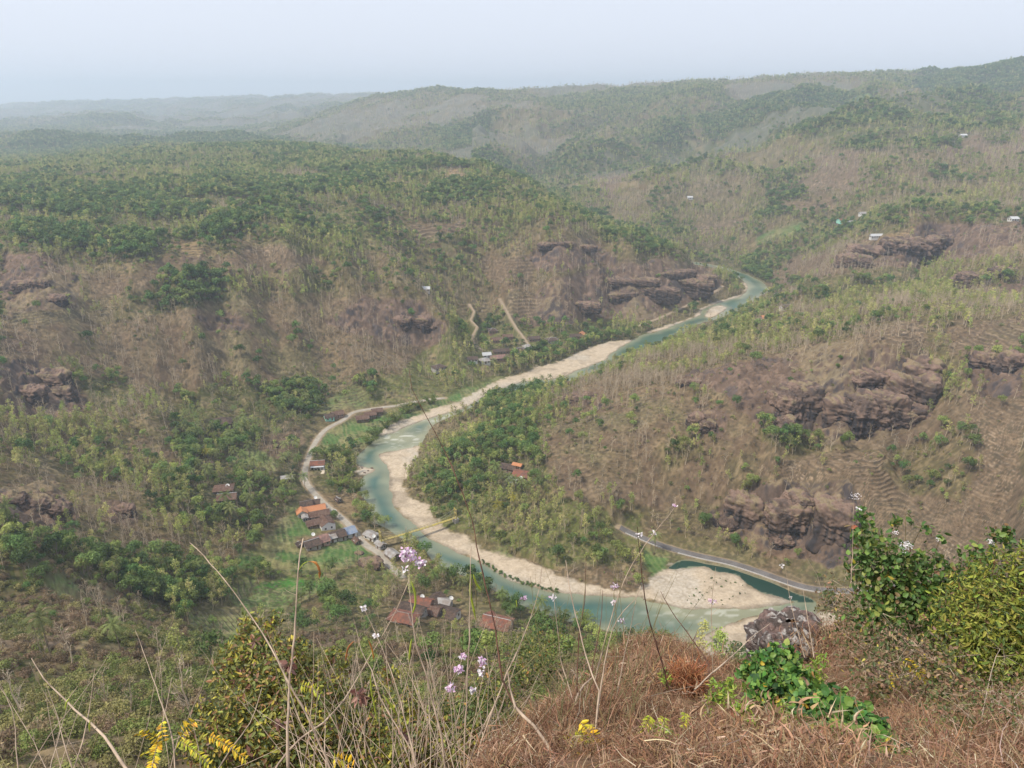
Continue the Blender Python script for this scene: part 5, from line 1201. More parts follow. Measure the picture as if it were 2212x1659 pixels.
for k, (x, y, s_) in enumerate([(1345,1395,.9),(1375,1400,1.0),(1405,1400,1.0),(1430,1395,.9),(1165,1335,.8),(1210,1345,.8),(1100,1310,.9),(1260,1350,.8)]): special("bamboo_clump", BAMB, ("leaves", "culms"), x, y, s_, "leafy bamboo on the near bank below the grassy crest", "bamboo", "bamboo clumps on the near bank")
for k, (x, y, s_) in enumerate([(855,912,1.0),(835,925,.9),(880,892,1.0),(905,882,.9),(812,945,1.0),(798,960,1.0),(930,872,.9)]): special("bamboo_clump", BAMB, ("leaves", "culms"), x, y, s_, "drooping bamboo on the bank where the river turns", "bamboo", "bamboo clumps where the river turns")
special("yellow_palm", YP, ("fronds", "trunk"), 1075, 1125, .95, "bright yellow coconut palm inside the bend, left one", "palm")
special("yellow_palm", YP, ("fronds", "trunk"), 1108, 1105, .85, "bright yellow coconut palm inside the bend, right one", "palm")
special("yellow_palm", YP, ("fronds", "trunk"), 455, 1003, .9, "yellowish coconut palm over the small dark roof at the left", "palm")
for k, (x, y) in enumerate([(1098,1062),(1112,1066),(1125,1072),(1142,1078),(1160,1070),(1085,1055)]): special("coconut_palm", NEARV['palm'], ("fronds", "trunk"), x, y, .95, "coconut palm in the row below the lone farm", "palm", "palms below the lone farm")
for k, (x, y) in enumerate([(1085,1318),(1000,1290),(960,1262),(905,1258),(880,1262),(935,1275),(1040,1300),(840,1275)]): special("coconut_palm", NEARV['palm'], ("fronds", "trunk"), x, y, .9, "coconut palm behind the nearest cluster of houses", "palm", "palms behind the nearest houses")
for k, (x, y) in enumerate([(648,1018),(632,1062),(600,1100),(660,1060),(560,1060),(575,1020),(530,1040),(540,990),(640,985),(600,960),(500,985),(520,950)]): special("coconut_palm", NEARV['palm'], ("fronds", "trunk"), x, y, 1.0, "coconut palm left of the curving road", "palm", "palms left of the curving road")
for k, (x, y) in enumerate([(1155,838),(1170,835),(1130,842),(1188,832)]): special("coconut_palm", NEARV['palm'], ("fronds", "trunk"), x, y, .8, "coconut palm by the water at the tip of the spur", "palm", "palms at the tip of the spur")
z7 = lambda a, b: (1097.2 + a * .2559, 1234.4 + b * .2559)
BSH = variants(mk_bush, range(150, 153), 'lf_green', 'bark', "gravel_shrub", nl=260, size=.30, rad=1.2)
for (a, b) in [(1590,150),(1620,180),(1660,90),(1680,180),(1720,60),(1760,95),(1800,130),(1840,85),(1880,100),(1920,95),(1980,120),(1960,190),(2000,185),(1530,210),(1570,205),(1640,200),(1665,240),(1800,245),(1870,235),(1900,212),(1545,275),(1590,280),(1515,245),(1790,60),(1740,80),(1610,240),(1810,280),(1720,145)]:
    special("gravel_shrub", BSH, ("foliage", "stems"), *z7(a, b), .28 + .34 * rng.random() ** 2, "small dark shrub on the gravel island", "shrub", "shrubs on the gravel island")
P_ = dens([(1040,1214),(1069,1234),(1097,1247),(1130,1262),(1160,1269),(1205,1279)], 4.2)
for (a, b) in P_: special("water_edge_shrub", BSH, ("foliage", "stems"), a + rng.normal() * 1.5, b - 2 + rng.normal() * 1.5, .6 + .35 * rng.random(), "dark shrub in the row along the water edge of the gravel bar", "shrub", "shrub row along the water edge of the gravel bar")
# ------------------------------------------------------------------ the grassy hilltop under the viewpoint
FC = [atY(*a) for a in [(1060,1659,2.3),(1300,1659,2.1),(1600,1659,2.0),(1900,1659,2.1),(2212,1659,2.3),(1140,1599,3.2),(1200,1548,4.0),(1250,1526,4.7),(1300,1462,6.3),(1450,1450,7.0),(1560,1456,7.2),(1690,1460,7.5),(1800,1365,8.3),(1900,1348,8.6),(2050,1340,8.6),(2212,1332,8.4),
      (1300,1546,3.8),(1400,1540,4.2),(1700,1540,4.4),(2000,1510,5.0),(2212,1510,4.8),(1500,1606,3.0),(1800,1606,3.0),(2100,1586,3.2),(1300,1624,2.9),(1600,1500,5.8)]]
FC += [(-1.5,2.2,216.0),(-.9,3,214.8),(-1.5,4,212.5),(-3,3,213),(0,5.5,212.4),(.2,7,209.6),(1.2,9,209),(3,11,207.5),(6,11.5,208.5),(8,10,210.5),(0,0,218.3),(-2,0,217.8),(3,0,218.5),(6,0,219),(-5,0,216.5),(-5,3,212),(9,4,217),(8.4,7,215.3),(9,0,219.5),(0,-5,219),(6,-5,220),(-6,-5,218),(9,-5,220.5),(12,6,216),(12,9,213),
       (-9,0,212),(-9,4,206),(0,10,204),(-5,8,204),(3,14,200),(8,14,202),(12,14,203),(-3,14,192),(-9,12,192),(3,17,188),(10,17,190),(13,-5,220)]
FC = np.array(FC)
def tps2(x, y, C_, wt_):
    d2 = ((x[..., None] - C_[:, 0]) ** 2 + (y[..., None] - C_[:, 1]) ** 2)
    return (.5 * d2 * np.log(d2 + 1e-9)) @ wt_[:-3] + wt_[-3] + wt_[-2] * x + wt_[-1] * y
n_ = len(FC); d2 = (FC[:, None, 0] - FC[:, 0]) ** 2 + (FC[:, None, 1] - FC[:, 1]) ** 2
K = .5 * d2 * np.log(d2 + 1e-9) + .02 * np.eye(n_); Pm_ = np.c_[np.ones(n_), FC[:, :2]]
fw = np.linalg.solve(np.block([[K, Pm_], [Pm_.T, np.zeros((3, 3))]]), np.r_[FC[:, 2], 0, 0, 0])
fx_ = np.arange(-9, 13.01, .07); fy_ = np.arange(-5, 17.01, .07); FX, FY = np.meshgrid(fx_, fy_)
FZ = tps2(FX, FY, FC, fw) + .05 * fbm(FX / .6, FY / .6, 601, 4) + .02 * fbm(FX / .15, FY / .15, 611, 2)
def gf(x, y):
    x = np.asarray(x, float); y = np.asarray(y, float)
    a = np.clip((x + 9) / .07, 0, len(fx_) - 1.01); b = np.clip((y + 5) / .07, 0, len(fy_) - 1.01); i = b.astype(int); j = a.astype(int); a = a - j; b = b - i
    return (FZ[i, j] * (1 - a) + FZ[i, j + 1] * a) * (1 - b) + (FZ[i + 1, j] * (1 - a) + FZ[i + 1, j + 1] * a) * b
def hitf(px, py, y0=1.2, y1=9.5):
    d = ray(px, py); ys = np.linspace(y0, y1, 400); t = ys / d[1]; z = H + d[2] * t; g = gf(d[0] * t, ys); k = z < g
    i = int(np.argmax(k)) if k.any() else 399
    return d[0] * t[i], ys[i], float(g[i])
M['hillsoil'] = mat("dry hill soil", (.20, .125, .08), rough=.95, spec=.05, noise_s=9, noise_a=.4, second=(.12, .085, .055), sec_s=2.2)
i = np.arange(len(fy_) - 1)[:, None] * len(fx_); j = np.arange(len(fx_) - 1)[None]
Ff = np.stack([i + j, i + j + 1, i + j + 1 + len(fx_), i + j + len(fx_)], -1).reshape(-1, 4)
setp(link("hilltop", mesh_np("hilltop", np.stack([FX, FY, FZ], -1).reshape(-1, 3), Ff, mats=[M['hillsoil']], smooth=True)), "dry grassy hilltop under the viewpoint", "ground", kind="structure")
# ---- colour-carrying leaf meshes
M['leafc'] = mat("leaves near the eye", (.1, .1, .1), rough=.5, spec=.35, attr="albedo", transl=.25)
M['grassc'] = mat("dry grass", (.3, .2, .1), rough=.7, spec=.2, attr="albedo", transl=.15)
M['stalk'] = mat("dry stalks", (.46, .36, .27), rough=.85, noise_s=25, noise_a=.3, second=(.30, .23, .175), sec_s=9)
M['stalk_dark'] = mat("dark red stalks", (.16, .085, .06), rough=.85, noise_s=30, noise_a=.4, second=(.09, .05, .04), sec_s=12)
M['stalk_green'] = mat("green brown stems", (.17, .15, .07), rough=.85, noise_s=25, noise_a=.3)
def colmesh(name, g, cols, material, smooth=False):
    me = g.mesh(name, [material], smooth=smooth); c = np.concatenate(cols); a_ = me.color_attributes.new("albedo", 'FLOAT_COLOR', 'POINT')
    a_.data.foreach_set("color", np.c_[np.clip(c, .005, .9), np.ones(len(c))].astype(np.float32).ravel()); return me
def pal(n, items, r=rng, jit=.18):
    w_ = np.array([i_[1] for i_ in items], float); k = r.choice(len(items), size=n, p=w_ / w_.sum()); c = np.array([i_[0] for i_ in items])[k]
    return c * (1 + jit * r.normal(size=(n, 1))) * (1 + .06 * r.normal(size=(n, 3)))
def bladeset(P, D, ln, wd, bend, cols, r=rng, seg=3):
    """grass blades: tapering bent ribbons"""
    n = len(P); g = Geo(); S = unit(np.cross(D, r.normal(size=(n, 3)))); pts = [P]; d = D.copy(); dn = unit(r.normal(size=(n, 3)) * np.array([1, 1, .2]))
    for s_ in range(seg): pts.append(pts[-1] + d * ln[:, None] / seg); d = unit(d + dn * bend[:, None] + np.array([0, 0, -.08]) * bend[:, None])
    V = []
    for s_ in range(seg + 1): w_ = (wd * (1 - (s_ / seg) ** 1.6) + .0004)[:, None]; V += [pts[s_] - S * w_, pts[s_] + S * w_]
    V = np.stack(V, 1).reshape(-1, 3); k = np.arange(n)[:, None, None] * (2 * seg + 2)
    F = (k + np.array([[2 * s_, 2 * s_ + 1, 2 * s_ + 3, 2 * s_ + 2] for s_ in range(seg)])[None]).reshape(-1, 4); g.add(V, F)
    return g, [np.repeat(cols, 2 * seg + 2, 0)]
GR = [((.32, .185, .11), 5), ((.24, .13, .078), 4), ((.38, .26, .17), 3), ((.14, .08, .05), 3), ((.48, .38, .27), 1.2), ((.22, .17, .08), 1)]
def tuft(seed, n=90, hh=.125, sp=.06):
    r = np.random.default_rng(seed); P = np.c_[r.normal(size=(n, 2)) * sp, np.zeros(n) - .02]; D = unit(np.c_[r.normal(size=(n, 2)) * .75, np.ones(n) * .75])
    g, c = bladeset(P, D, hh * (.4 + .9 * r.random(n)), 0.0010 + .0016 * r.random(n), .35 + .6 * r.random(n), pal(n, GR, r), r)
    return colmesh("tuft", g, c, M['grassc'])
gx = rng.random(60000) * 13 - 3.5; gy = .9 + rng.random(60000) ** .9 * 9.5
gx[:16000] = rng.random(16000) * 5 - 1.2; gy[:16000] = 1.0 + rng.random(16000) * 2.8
gzv = gf(gx, gy); px, py, dep = proj(gx, gy, gzv); ok = (px > 940) & (px < 2420) & (py > 1200) & (py < 2000)
dens_ = np.clip(.55 + 1.0 * fbm(gx / .9, gy / .9, 620, 3), .12, 1); VP_ = [(1570,1440),(1700,1400),(1800,1470),(1900,1530),(2010,1690),(1840,1690),(1720,1600),(1640,1560),(1580,1490)]
dens_ = np.where(inpoly(px, py, VP_), dens_ * .12, dens_) * np.where((px > 1980) & (py > 1380), .45, 1)
ok &= (px > 1030 + np.clip(1640 - py, 0, 400) * .75 + 40 * fbm(gx / .5, gy / .5, 640, 2)) & (rng.random(len(gx)) < dens_)
G_ = np.stack([gx, gy, gzv], 1)[ok]
scatter_stuff("dry_grass", "matted reddish brown dry grass covering the hilltop", "grass", [tuft(s_) for s_ in range(700, 706)], G_, .45 + .65 * rng.random(len(G_)), rng.random(len(G_)) * 6.28, tilt=rng.normal(size=(len(G_), 2)) * .35)
# litter of broken stalks lying in the grass
n = 8000; lx = rng.random(n) * 11 - 2.5; ly = 1.1 + rng.random(n) * 8; P = np.stack([lx, ly, gf(lx, ly) + .03 + .10 * rng.random(n)], 1)
px, _py, _ = proj(*P.T); k = (px > 1050 + np.clip(1640 - _py, 0, 400) * .75) & (px < 2400); P = P[k]; n = len(P); D = unit(np.c_[rng.normal(size=(n, 2)), rng.normal(size=n) * .35 - .2])
g, c = bladeset(P, D, .08 + .32 * rng.random(n) ** 2.5, .0009 + .0016 * rng.random(n), .15 + .2 * rng.random(n), pal(n, [((.42, .29, .19), 4), ((.24, .14, .09), 3), ((.58, .47, .35), 2)]))
setp(link("dry_litter", colmesh("dry_litter", g, c, M['grassc'])), "tangled broken straw and dead stalks lying in the grass", "dead grass", kind="stuff")
# ---- one leafy plant = foliage + stems
def lobe_pts(blobs, n, r, skin=.55, near_by=0.0):
    """points inside blobs (frame x, frame y, radius px, distance, weight); denser near the skin; also the outward normal"""
    w_ = np.array([b[4] if len(b) > 4 else b[2] ** 2 for b in blobs], float); k = r.choice(len(blobs), size=n, p=w_ / w_.sum())
    c = np.array([atY(b[0], b[1], b[3] - near_by) for b in blobs]); rad = np.array([b[2] / FPX * proj(*atY(b[0], b[1], b[3]))[2] for b in blobs])
    d = unit(r.normal(size=(n, 3)) + np.array([0, -.25, .3])); rr = rad[k] * (skin + (1.12 - skin) * r.random(n) ** .6)
    return c[k] + d * rr[:, None], d, c, rad
def plant(name, label, cat, blobs, n, size, palette, base, seed, near_by=0.0, asp=.62, droop=.18, stems=12, stem_m='stalk_green', skin=.5, stem_r=.006, rn=.8, six=True, fol="foliage", key_hole=None):
    r = np.random.default_rng(seed); P, d, c, rad = lobe_pts(blobs, n, r, skin, near_by)
    if key_hole is not None:
        k = key_hole(P); P, d = P[k], d[k]; n = len(P)
    g = Geo(); leaves(g, P, d + r.normal(size=P.shape) * rn, size * (.55 + .75 * r.random(n)), asp, droop=droop, six=six, r=r)
    b = np.array(base, float); e = link(name, None, loc=b); e.empty_display_size = .1
    me = colmesh(fol, g, [np.repeat(pal(n, palette, r), 7 if six else 4, 0)], M['leafc']); me.transform(__import__('mathutils').Matrix.Translation(-b)); link(fol, me, e)
    s_ = Geo()
    for i in range(stems):
        t_ = c[i % len(c)] + r.normal(size=3) * rad[i % len(c)] * .5; m_ = (b + t_) / 2 + r.normal(size=3) * .12 * np.linalg.norm(t_ - b); q0 = b + r.normal(size=3) * np.array([.10, .10, 0])
        tt = np.linspace(0, 1, 7)[:, None]; pts = (1 - tt) ** 2 * q0 + 2 * tt * (1 - tt) * m_ + tt ** 2 * t_; tube(s_, pts, stem_r * (1 - .7 * tt[:, 0]), 5)
        for _ in range(7):
            q_ = pts[r.integers(2, 7)]; t2 = q_ + r.normal(size=3) * rad[i % len(c)] * .55; tube(s_, [q_, (q_ + t2) / 2 + r.normal(size=3) * .02, t2], stem_r * .4 * np.array([1, .7, .4]), 3)
    me = s_.mesh("stems", [M[stem_m]]); me.transform(__import__('mathutils').Matrix.Translation(-b)); link("stems", me, e)
    return setp(e, label, cat)
DKG = [((.07, .135, .035), 5), ((.11, .19, .05), 4), ((.17, .25, .06), 2.4), ((.24, .28, .07), 1.4), ((.20, .13, .06), .8), ((.45, .33, .05), .15)]
YLG = [((.20, .24, .045), 4), ((.31, .33, .06), 4), ((.08, .12, .03), 3), ((.27, .25, .05), 1.4), ((.16, .10, .05), .9)]
OLV = [((.15, .17, .05), 4), ((.26, .26, .06), 3), ((.40, .36, .06), 2.4), ((.08, .10, .035), 3), ((.22, .12, .07), 1.6), ((.36, .20, .08), .8)]
b0 = hitf(1900, 1420)
plant("vine_covered_shrub", "big dark green shrub of rounded leaves rising above the crest at the right", "shrub",
  [(1880,1180,42,6.6),(1925,1215,55,6.6),(1900,1270,60,6.5),(1990,1240,62,6.6),(1960,1310,75,6.4),(2060,1270,60,6.5),(2110,1210,40,6.5),(2155,1165,28,6.5),(2040,1340,70,6.2),(1890,1340,55,6.2),(2120,1290,45,6.4),(1860,1230,30,6.6),(2180,1190,18,6.4,300),(1870,1130,20,6.7,300),(1860,1110,16,6.7,240),(1930,1130,14,6.5,160),(1965,1125,12,6.5,120),(2000,1145,13,6.5,150),(2035,1160,12,6.5,130),(1850,1150,18,6.6,260),(2175,1150,14,6.5,200),(2200,1175,12,6.5,120),(1840,1210,22,6.6,300)],
  4300, .058, DKG, b0, 801, asp=.72, stems=34, stem_r=.007, skin=.12)
b1 = hitf(2150, 1450)
plant("yellow_green_shrub", "rounded yellow green shrub of narrow leaves at the right edge", "shrub",
  [(2110,1290,62,5.9),(2170,1260,70,5.8),(2080,1350,80,5.6),(2170,1360,90,5.4),(2225,1320,80,5.6),(2120,1420,85,5.2),(2210,1440,80,5.1),(2250,1230,60,5.8)],
  8200, .062, YLG, b1, 802, asp=.32, stems=24, skin=.3, stem_r=.006)
b2 = hitf(2060, 1480)
plant("brush_thicket", "tangled half dry thicket below the dark green shrub", "thicket",
  [(1830,1330,55,7.0),(1850,1400,60,6.2),(1930,1420,70,5.6),(2010,1440,70,5.2),(1900,1480,60,4.9),(1800,1290,40,7.6),(2050,1500,60,4.6)],
  4200, .036, [((.13, .13, .05), 4), ((.22, .15, .09), 4), ((.30, .20, .12), 3), ((.08, .11, .035), 3), ((.40, .32, .08), .5)], b2, 803, near_by=.6, asp=.5, stems=40, stem_m='stalk', skin=.1, stem_r=.006)
b3 = hitf(2150, 1620)
plant("low_herb_mat", "low olive herb mat in the bottom right corner", "ground plants",
  [(2050,1560,70,3.3),(2150,1570,80,3.2),(2200,1640,80,2.9),(2080,1640,70,2.9),(2180,1490,60,4.0),(1990,1620,50,3.0)],
  3600, .022, [((.13, .15, .05), 4), ((.20, .18, .07), 3), ((.25, .15, .09), 3), ((.07, .10, .03), 2)], b3, 804, near_by=.25, asp=.55, stems=30, stem_m='stalk', skin=.05, stem_r=.003)
b4 = hitf(1800, 1560)
plant("broad_leaf_vine", "trailing vine of broad rounded green leaves in the lower right grass", "vine",
  [(1640,1440,34,4.9),(1690,1430,34,5.0),(1660,1490,40,4.4),(1720,1480,36,4.4),(1750,1520,38,4.0),(1800,1530,40,3.8),(1840,1560,40,3.5),(1790,1580,34,3.4),(1880,1590,38,3.2),(1910,1630,34,2.9),(1870,1640,28,2.9),(1960,1650,26,2.8),(1730,1560,24,3.7),(1620,1455,18,4.9)],
  3600, .050, [((.075, .18, .04), 5), ((.15, .28, .06), 4), ((.26, .36, .08), 1.6), ((.035, .085, .03), 2), ((.15, .24, .05), 1.2), ((.45, .24, .10), .25), ((.5, .38, .05), .2)], b4, 805, near_by=.30, asp=.82, stems=24, skin=.3, droop=.12, stem_r=.004)
for k, (bl, lb) in enumerate([([(1700,1540,26,3.6),(1730,1510,18,3.9),(1690,1575,20,3.4)], "lime green herb inside the broad leaf vine"),([(1760,1470,24,4.3),(1770,1430,18,4.8),(1745,1450,14,4.6)], "lime green herb at the upper end of the broad leaf vine"),
   ([(1560,1500,24,4.0),(1580,1480,16,4.2),(1540,1510,16,4.0),(1530,1540,12,3.7)], "lime green herb in the middle of the grass"),([(1600,1535,18,3.7),(1625,1560,16,3.5)], "lime green herb left of the broad leaf vine"),([(1440,1600,18,2.9),(1425,1580,12,3.0)], "small lime green herb at the lower middle of the grass"),([(1850,1590,18,3.2),(1840,1560,14,3.4)], "lime green herb among the lowest vine leaves"),
   ([(1440,1470,10,4.6),(1430,1455,8,4.8)], "tiny green sprig in the grass below the crest"),([(1610,1485,9,4.4),(1540,1472,8,4.4)], "pair of tiny lime sprigs below the boulder")]):
    plant("lime_herb", lb, "herb", bl, 190 if k < 6 else 40, .042, [((.24, .34, .05), 5), ((.32, .38, .06), 3), ((.16, .26, .05), 3)], hitf(bl[0][0], bl[0][1] + bl[0][2] * .6), 820 + k, near_by=.15, asp=.34, stems=7, skin=.1, stem_r=.0018)
# left shrubs, rooted on the slope below the frame
def below(px, Y, drop=.0): x = (px - 1106) / FPX * Y * 1.32; return (x, Y, float(gf(x, Y)) - .05)
plant("leafy_bush", "yellowing leafy bush of small leaves at the lower left middle", "bush",
  [(560,1390,50,3.9),(520,1450,60,3.7),(600,1460,65,3.6),(560,1530,75,3.4),(640,1540,70,3.3),(500,1570,60,3.2),(600,1620,80,3.1),(690,1600,60,3.1),(480,1640,60,3.0),(680,1480,35,3.6),(540,1350,26,4.1),(590,1340,20,4.0),(640,1400,26,3.8),(700,1660,60,3.0),(450,1540,34,3.6),(430,1610,40,3.2),(740,1560,44,3.4),(500,1410,26,4.1),(660,1440,34,3.8),(720,1420,24,4.0)],
  13000, .034, OLV, below(560, 3.6), 830, asp=.45, stems=38, stem_m='stalk', skin=.15, stem_r=.005, droop=.25)
plant("leafy_bush", "olive bush with yellow sprigs in the middle of the bottom edge", "bush",
  [(800,1600,60,3.4),(880,1620,60,3.3),(760,1650,60,3.1),(850,1660,60,3.0),(950,1630,40,3.3),(1000,1650,36,3.0),(760,1560,34,3.6),(720,1500,40,4.0),(800,1510,40,4.0),(880,1540,44,3.8),(940,1580,40,3.6),(840,1460,26,4.4),(740,1440,24,4.4),(1020,1600,36,3.4)],
  9500, .032, OLV, below(840, 3.6), 831, asp=.45, stems=34, stem_m='stalk', skin=.1, stem_r=.004, droop=.25)
plant("leafy_bush", "green bush between the dry stems left of the grassy crest", "bush",
  [(1150,1400,50,8.5),(1200,1390,40,8.8),(1120,1450,60,7.6),(1180,1440,40,8.2),(1060,1500,60,6.6),(1020,1560,60,6.0),(960,1540,60,6.6)],
  4600, .045, [((.10, .14, .04), 4), ((.17, .19, .055), 3), ((.26, .25, .06), 1.6), ((.06, .09, .03), 3), ((.36, .20, .06), .4)], (1.0, 7.6, float(gf(1.0, 7.6))), 832, asp=.5, stems=34, skin=.1, stem_r=.005)
# ---- boulder on the crest
bx, by_, bz = hitf(1690, 1432, 5, 9.3)
p, F_, c = rock_blob(0, 0, 0, .56, .42, .50, 57, nu=220, nv=130, rough=.9, col_=0)
rr_ = np.random.default_rng(3); f1 = fbm3(p / .05, 5, 4); f2 = fbm3(p / .16, 8, 4); c = np.array([.085, .07, .065]) + (np.array([.42, .40, .38]) - np.array([.085, .07, .065])) * np.clip(sstep(.1, .55, f1 + .5 * f2) * .8, 0, 1)[:, None]
c = c + (np.array([.20, .135, .12]) - c) * (sstep(0, .5, -f2 + .3 * p[:, :1].ravel()) * .7)[:, None]
me = mesh_np("boulder", p + (unit(p) * (f1[:, None] * .014)), F_, mats=[mat("lichened boulder", (.2, .2, .2), rough=.95, spec=.1, attr="albedo", noise_s=14, noise_a=.3, bump=.7, bump_s=22)], smooth=True)
a_ = me.color_attributes.new("albedo", 'FLOAT_COLOR', 'POINT'); a_.data.foreach_set("color", np.c_[np.clip(c, .02, .6), np.ones(len(c))].astype(np.float32).ravel())
setp(link("boulder", me, loc=(bx, by_ - .05, bz + .20)), "rough grey boulder with white lichen on the edge of the grassy crest", "boulder")
# ---- rust coloured dry plume and smaller dry clumps
def clump(label, px, py, n, hh, sp, cols, seed, name="dry_grass_clump", y1=9.5, cat="grass clump"):
    x, y, z = hitf(px, py, 1.2, y1); r = np.random.default_rng(seed); P = np.c_[r.normal(size=(n, 2)) * sp, r.random(n) * hh * .35]; D = unit(np.c_[r.normal(size=(n, 2)) * .55, np.ones(n)])
    g, c_ = bladeset(P, D, hh * (.35 + .75 * r.random(n)), .0022 + .004 * r.random(n), .35 + .6 * r.random(n), pal(n, cols, r), r, seg=4)
    return setp(link(name, colmesh(name, g, c_, M['grassc']), loc=(x, y, z)), label, cat)
RUST = [((.30, .12, .055), 5), ((.40, .19, .09), 4), ((.20, .08, .04), 3), ((.50, .30, .17), 1.5)]
clump("rust coloured dry grass plume standing on the middle of the crest", 1480, 1490, 900, .24, .055, RUST, 840)
clump("dry grass fringe just left of the rust coloured plume", 1400, 1490, 700, .13, .16, GR, 841)
clump("dry grass fringe between the plume and the boulder", 1575, 1480, 800, .15, .17, GR, 842)
clump("dry grass clump right of the boulder", 1800, 1410, 1100, .22, .22, GR, 843)
clump("dry grass clump on the skyline right of the boulder", 1830, 1350, 1000, .22, .25, GR, 844)
clump("dry grass clump at the left end of the crest", 1310, 1510, 600, .13, .14, GR, 845)
clump("pale straw heap in front of the broad leaf vine", 1660, 1645, 700, .10, .11, [((.40, .27, .17), 5), ((.32, .18, .11), 4), ((.50, .39, .27), 2)], 846)
clump("pale straw heap under the lowest vine leaves", 1780, 1670, 700, .10, .11, [((.40, .27, .17), 5), ((.32, .18, .11), 4), ((.50, .39, .27), 2)], 847)
clump("curled pinkish dead fronds inside the broad leaf vine", 1690, 1545, 120, .20, .05, [((.46, .22, .14), 4), ((.55, .34, .23), 3)], 848)
# ---- tall stalks traced one by one: (points, base distance, tip distance, base radius mm, material, label)
def pin(pts, Yb, Yt):
    n = len(pts); out = []
    for i, (x, y) in enumerate(pts): f = i / (n - 1); out.append(atY(x, y, Yt + (Yb - Yt) * f))
    return out
STK = []
def stalk(pts, Yb, Yt, r_mm, m_, label, key="tall_weed", cat="weed", side=6, seed=0, nodes=True):
    """points run from tip to base"""
    r = np.random.default_rng(seed + 900 + len(STK)); P = np.array(pin(pts, Yb, Yt)); L_ = dens([tuple(p_) for p_ in P], .05); P = np.array(L_); n = len(P)
    P[1:-1] += r.normal(size=(n - 2, 3)) * .0012; t = np.linspace(0, 1, n); rad = r_mm / 1000 * (.28 + .72 * t); rad = rad * (1 + (.35 * (r.random(n) < .22) if nodes else 0))
    e = link(key, None, loc=P[-1]); e.empty_display_size = .05; b = P[-1]; g = Geo(); tube(g, P - b, rad, side); link("stalk", g.mesh("stalk", [M[m_]], smooth=True), e)
    tw = Geo()
    for k in range(int(2 + n * .10)):
        i = r.integers(1, n - 1); d = unit(r.normal(size=3) + np.array([0, 0, .5])); l_ = .02 + .10 * r.random() ** 2; p0 = P[i] - b; tube(tw, [p0, p0 + d * l_ * .6, p0 + d * l_ + r.normal(size=3) * .006], rad[i] * np.array([.5, .35, .2]), 3)
    link("twigs", tw.mesh("twigs", [M[m_]]), e); setp(e, label, cat); STK.append(P); return e
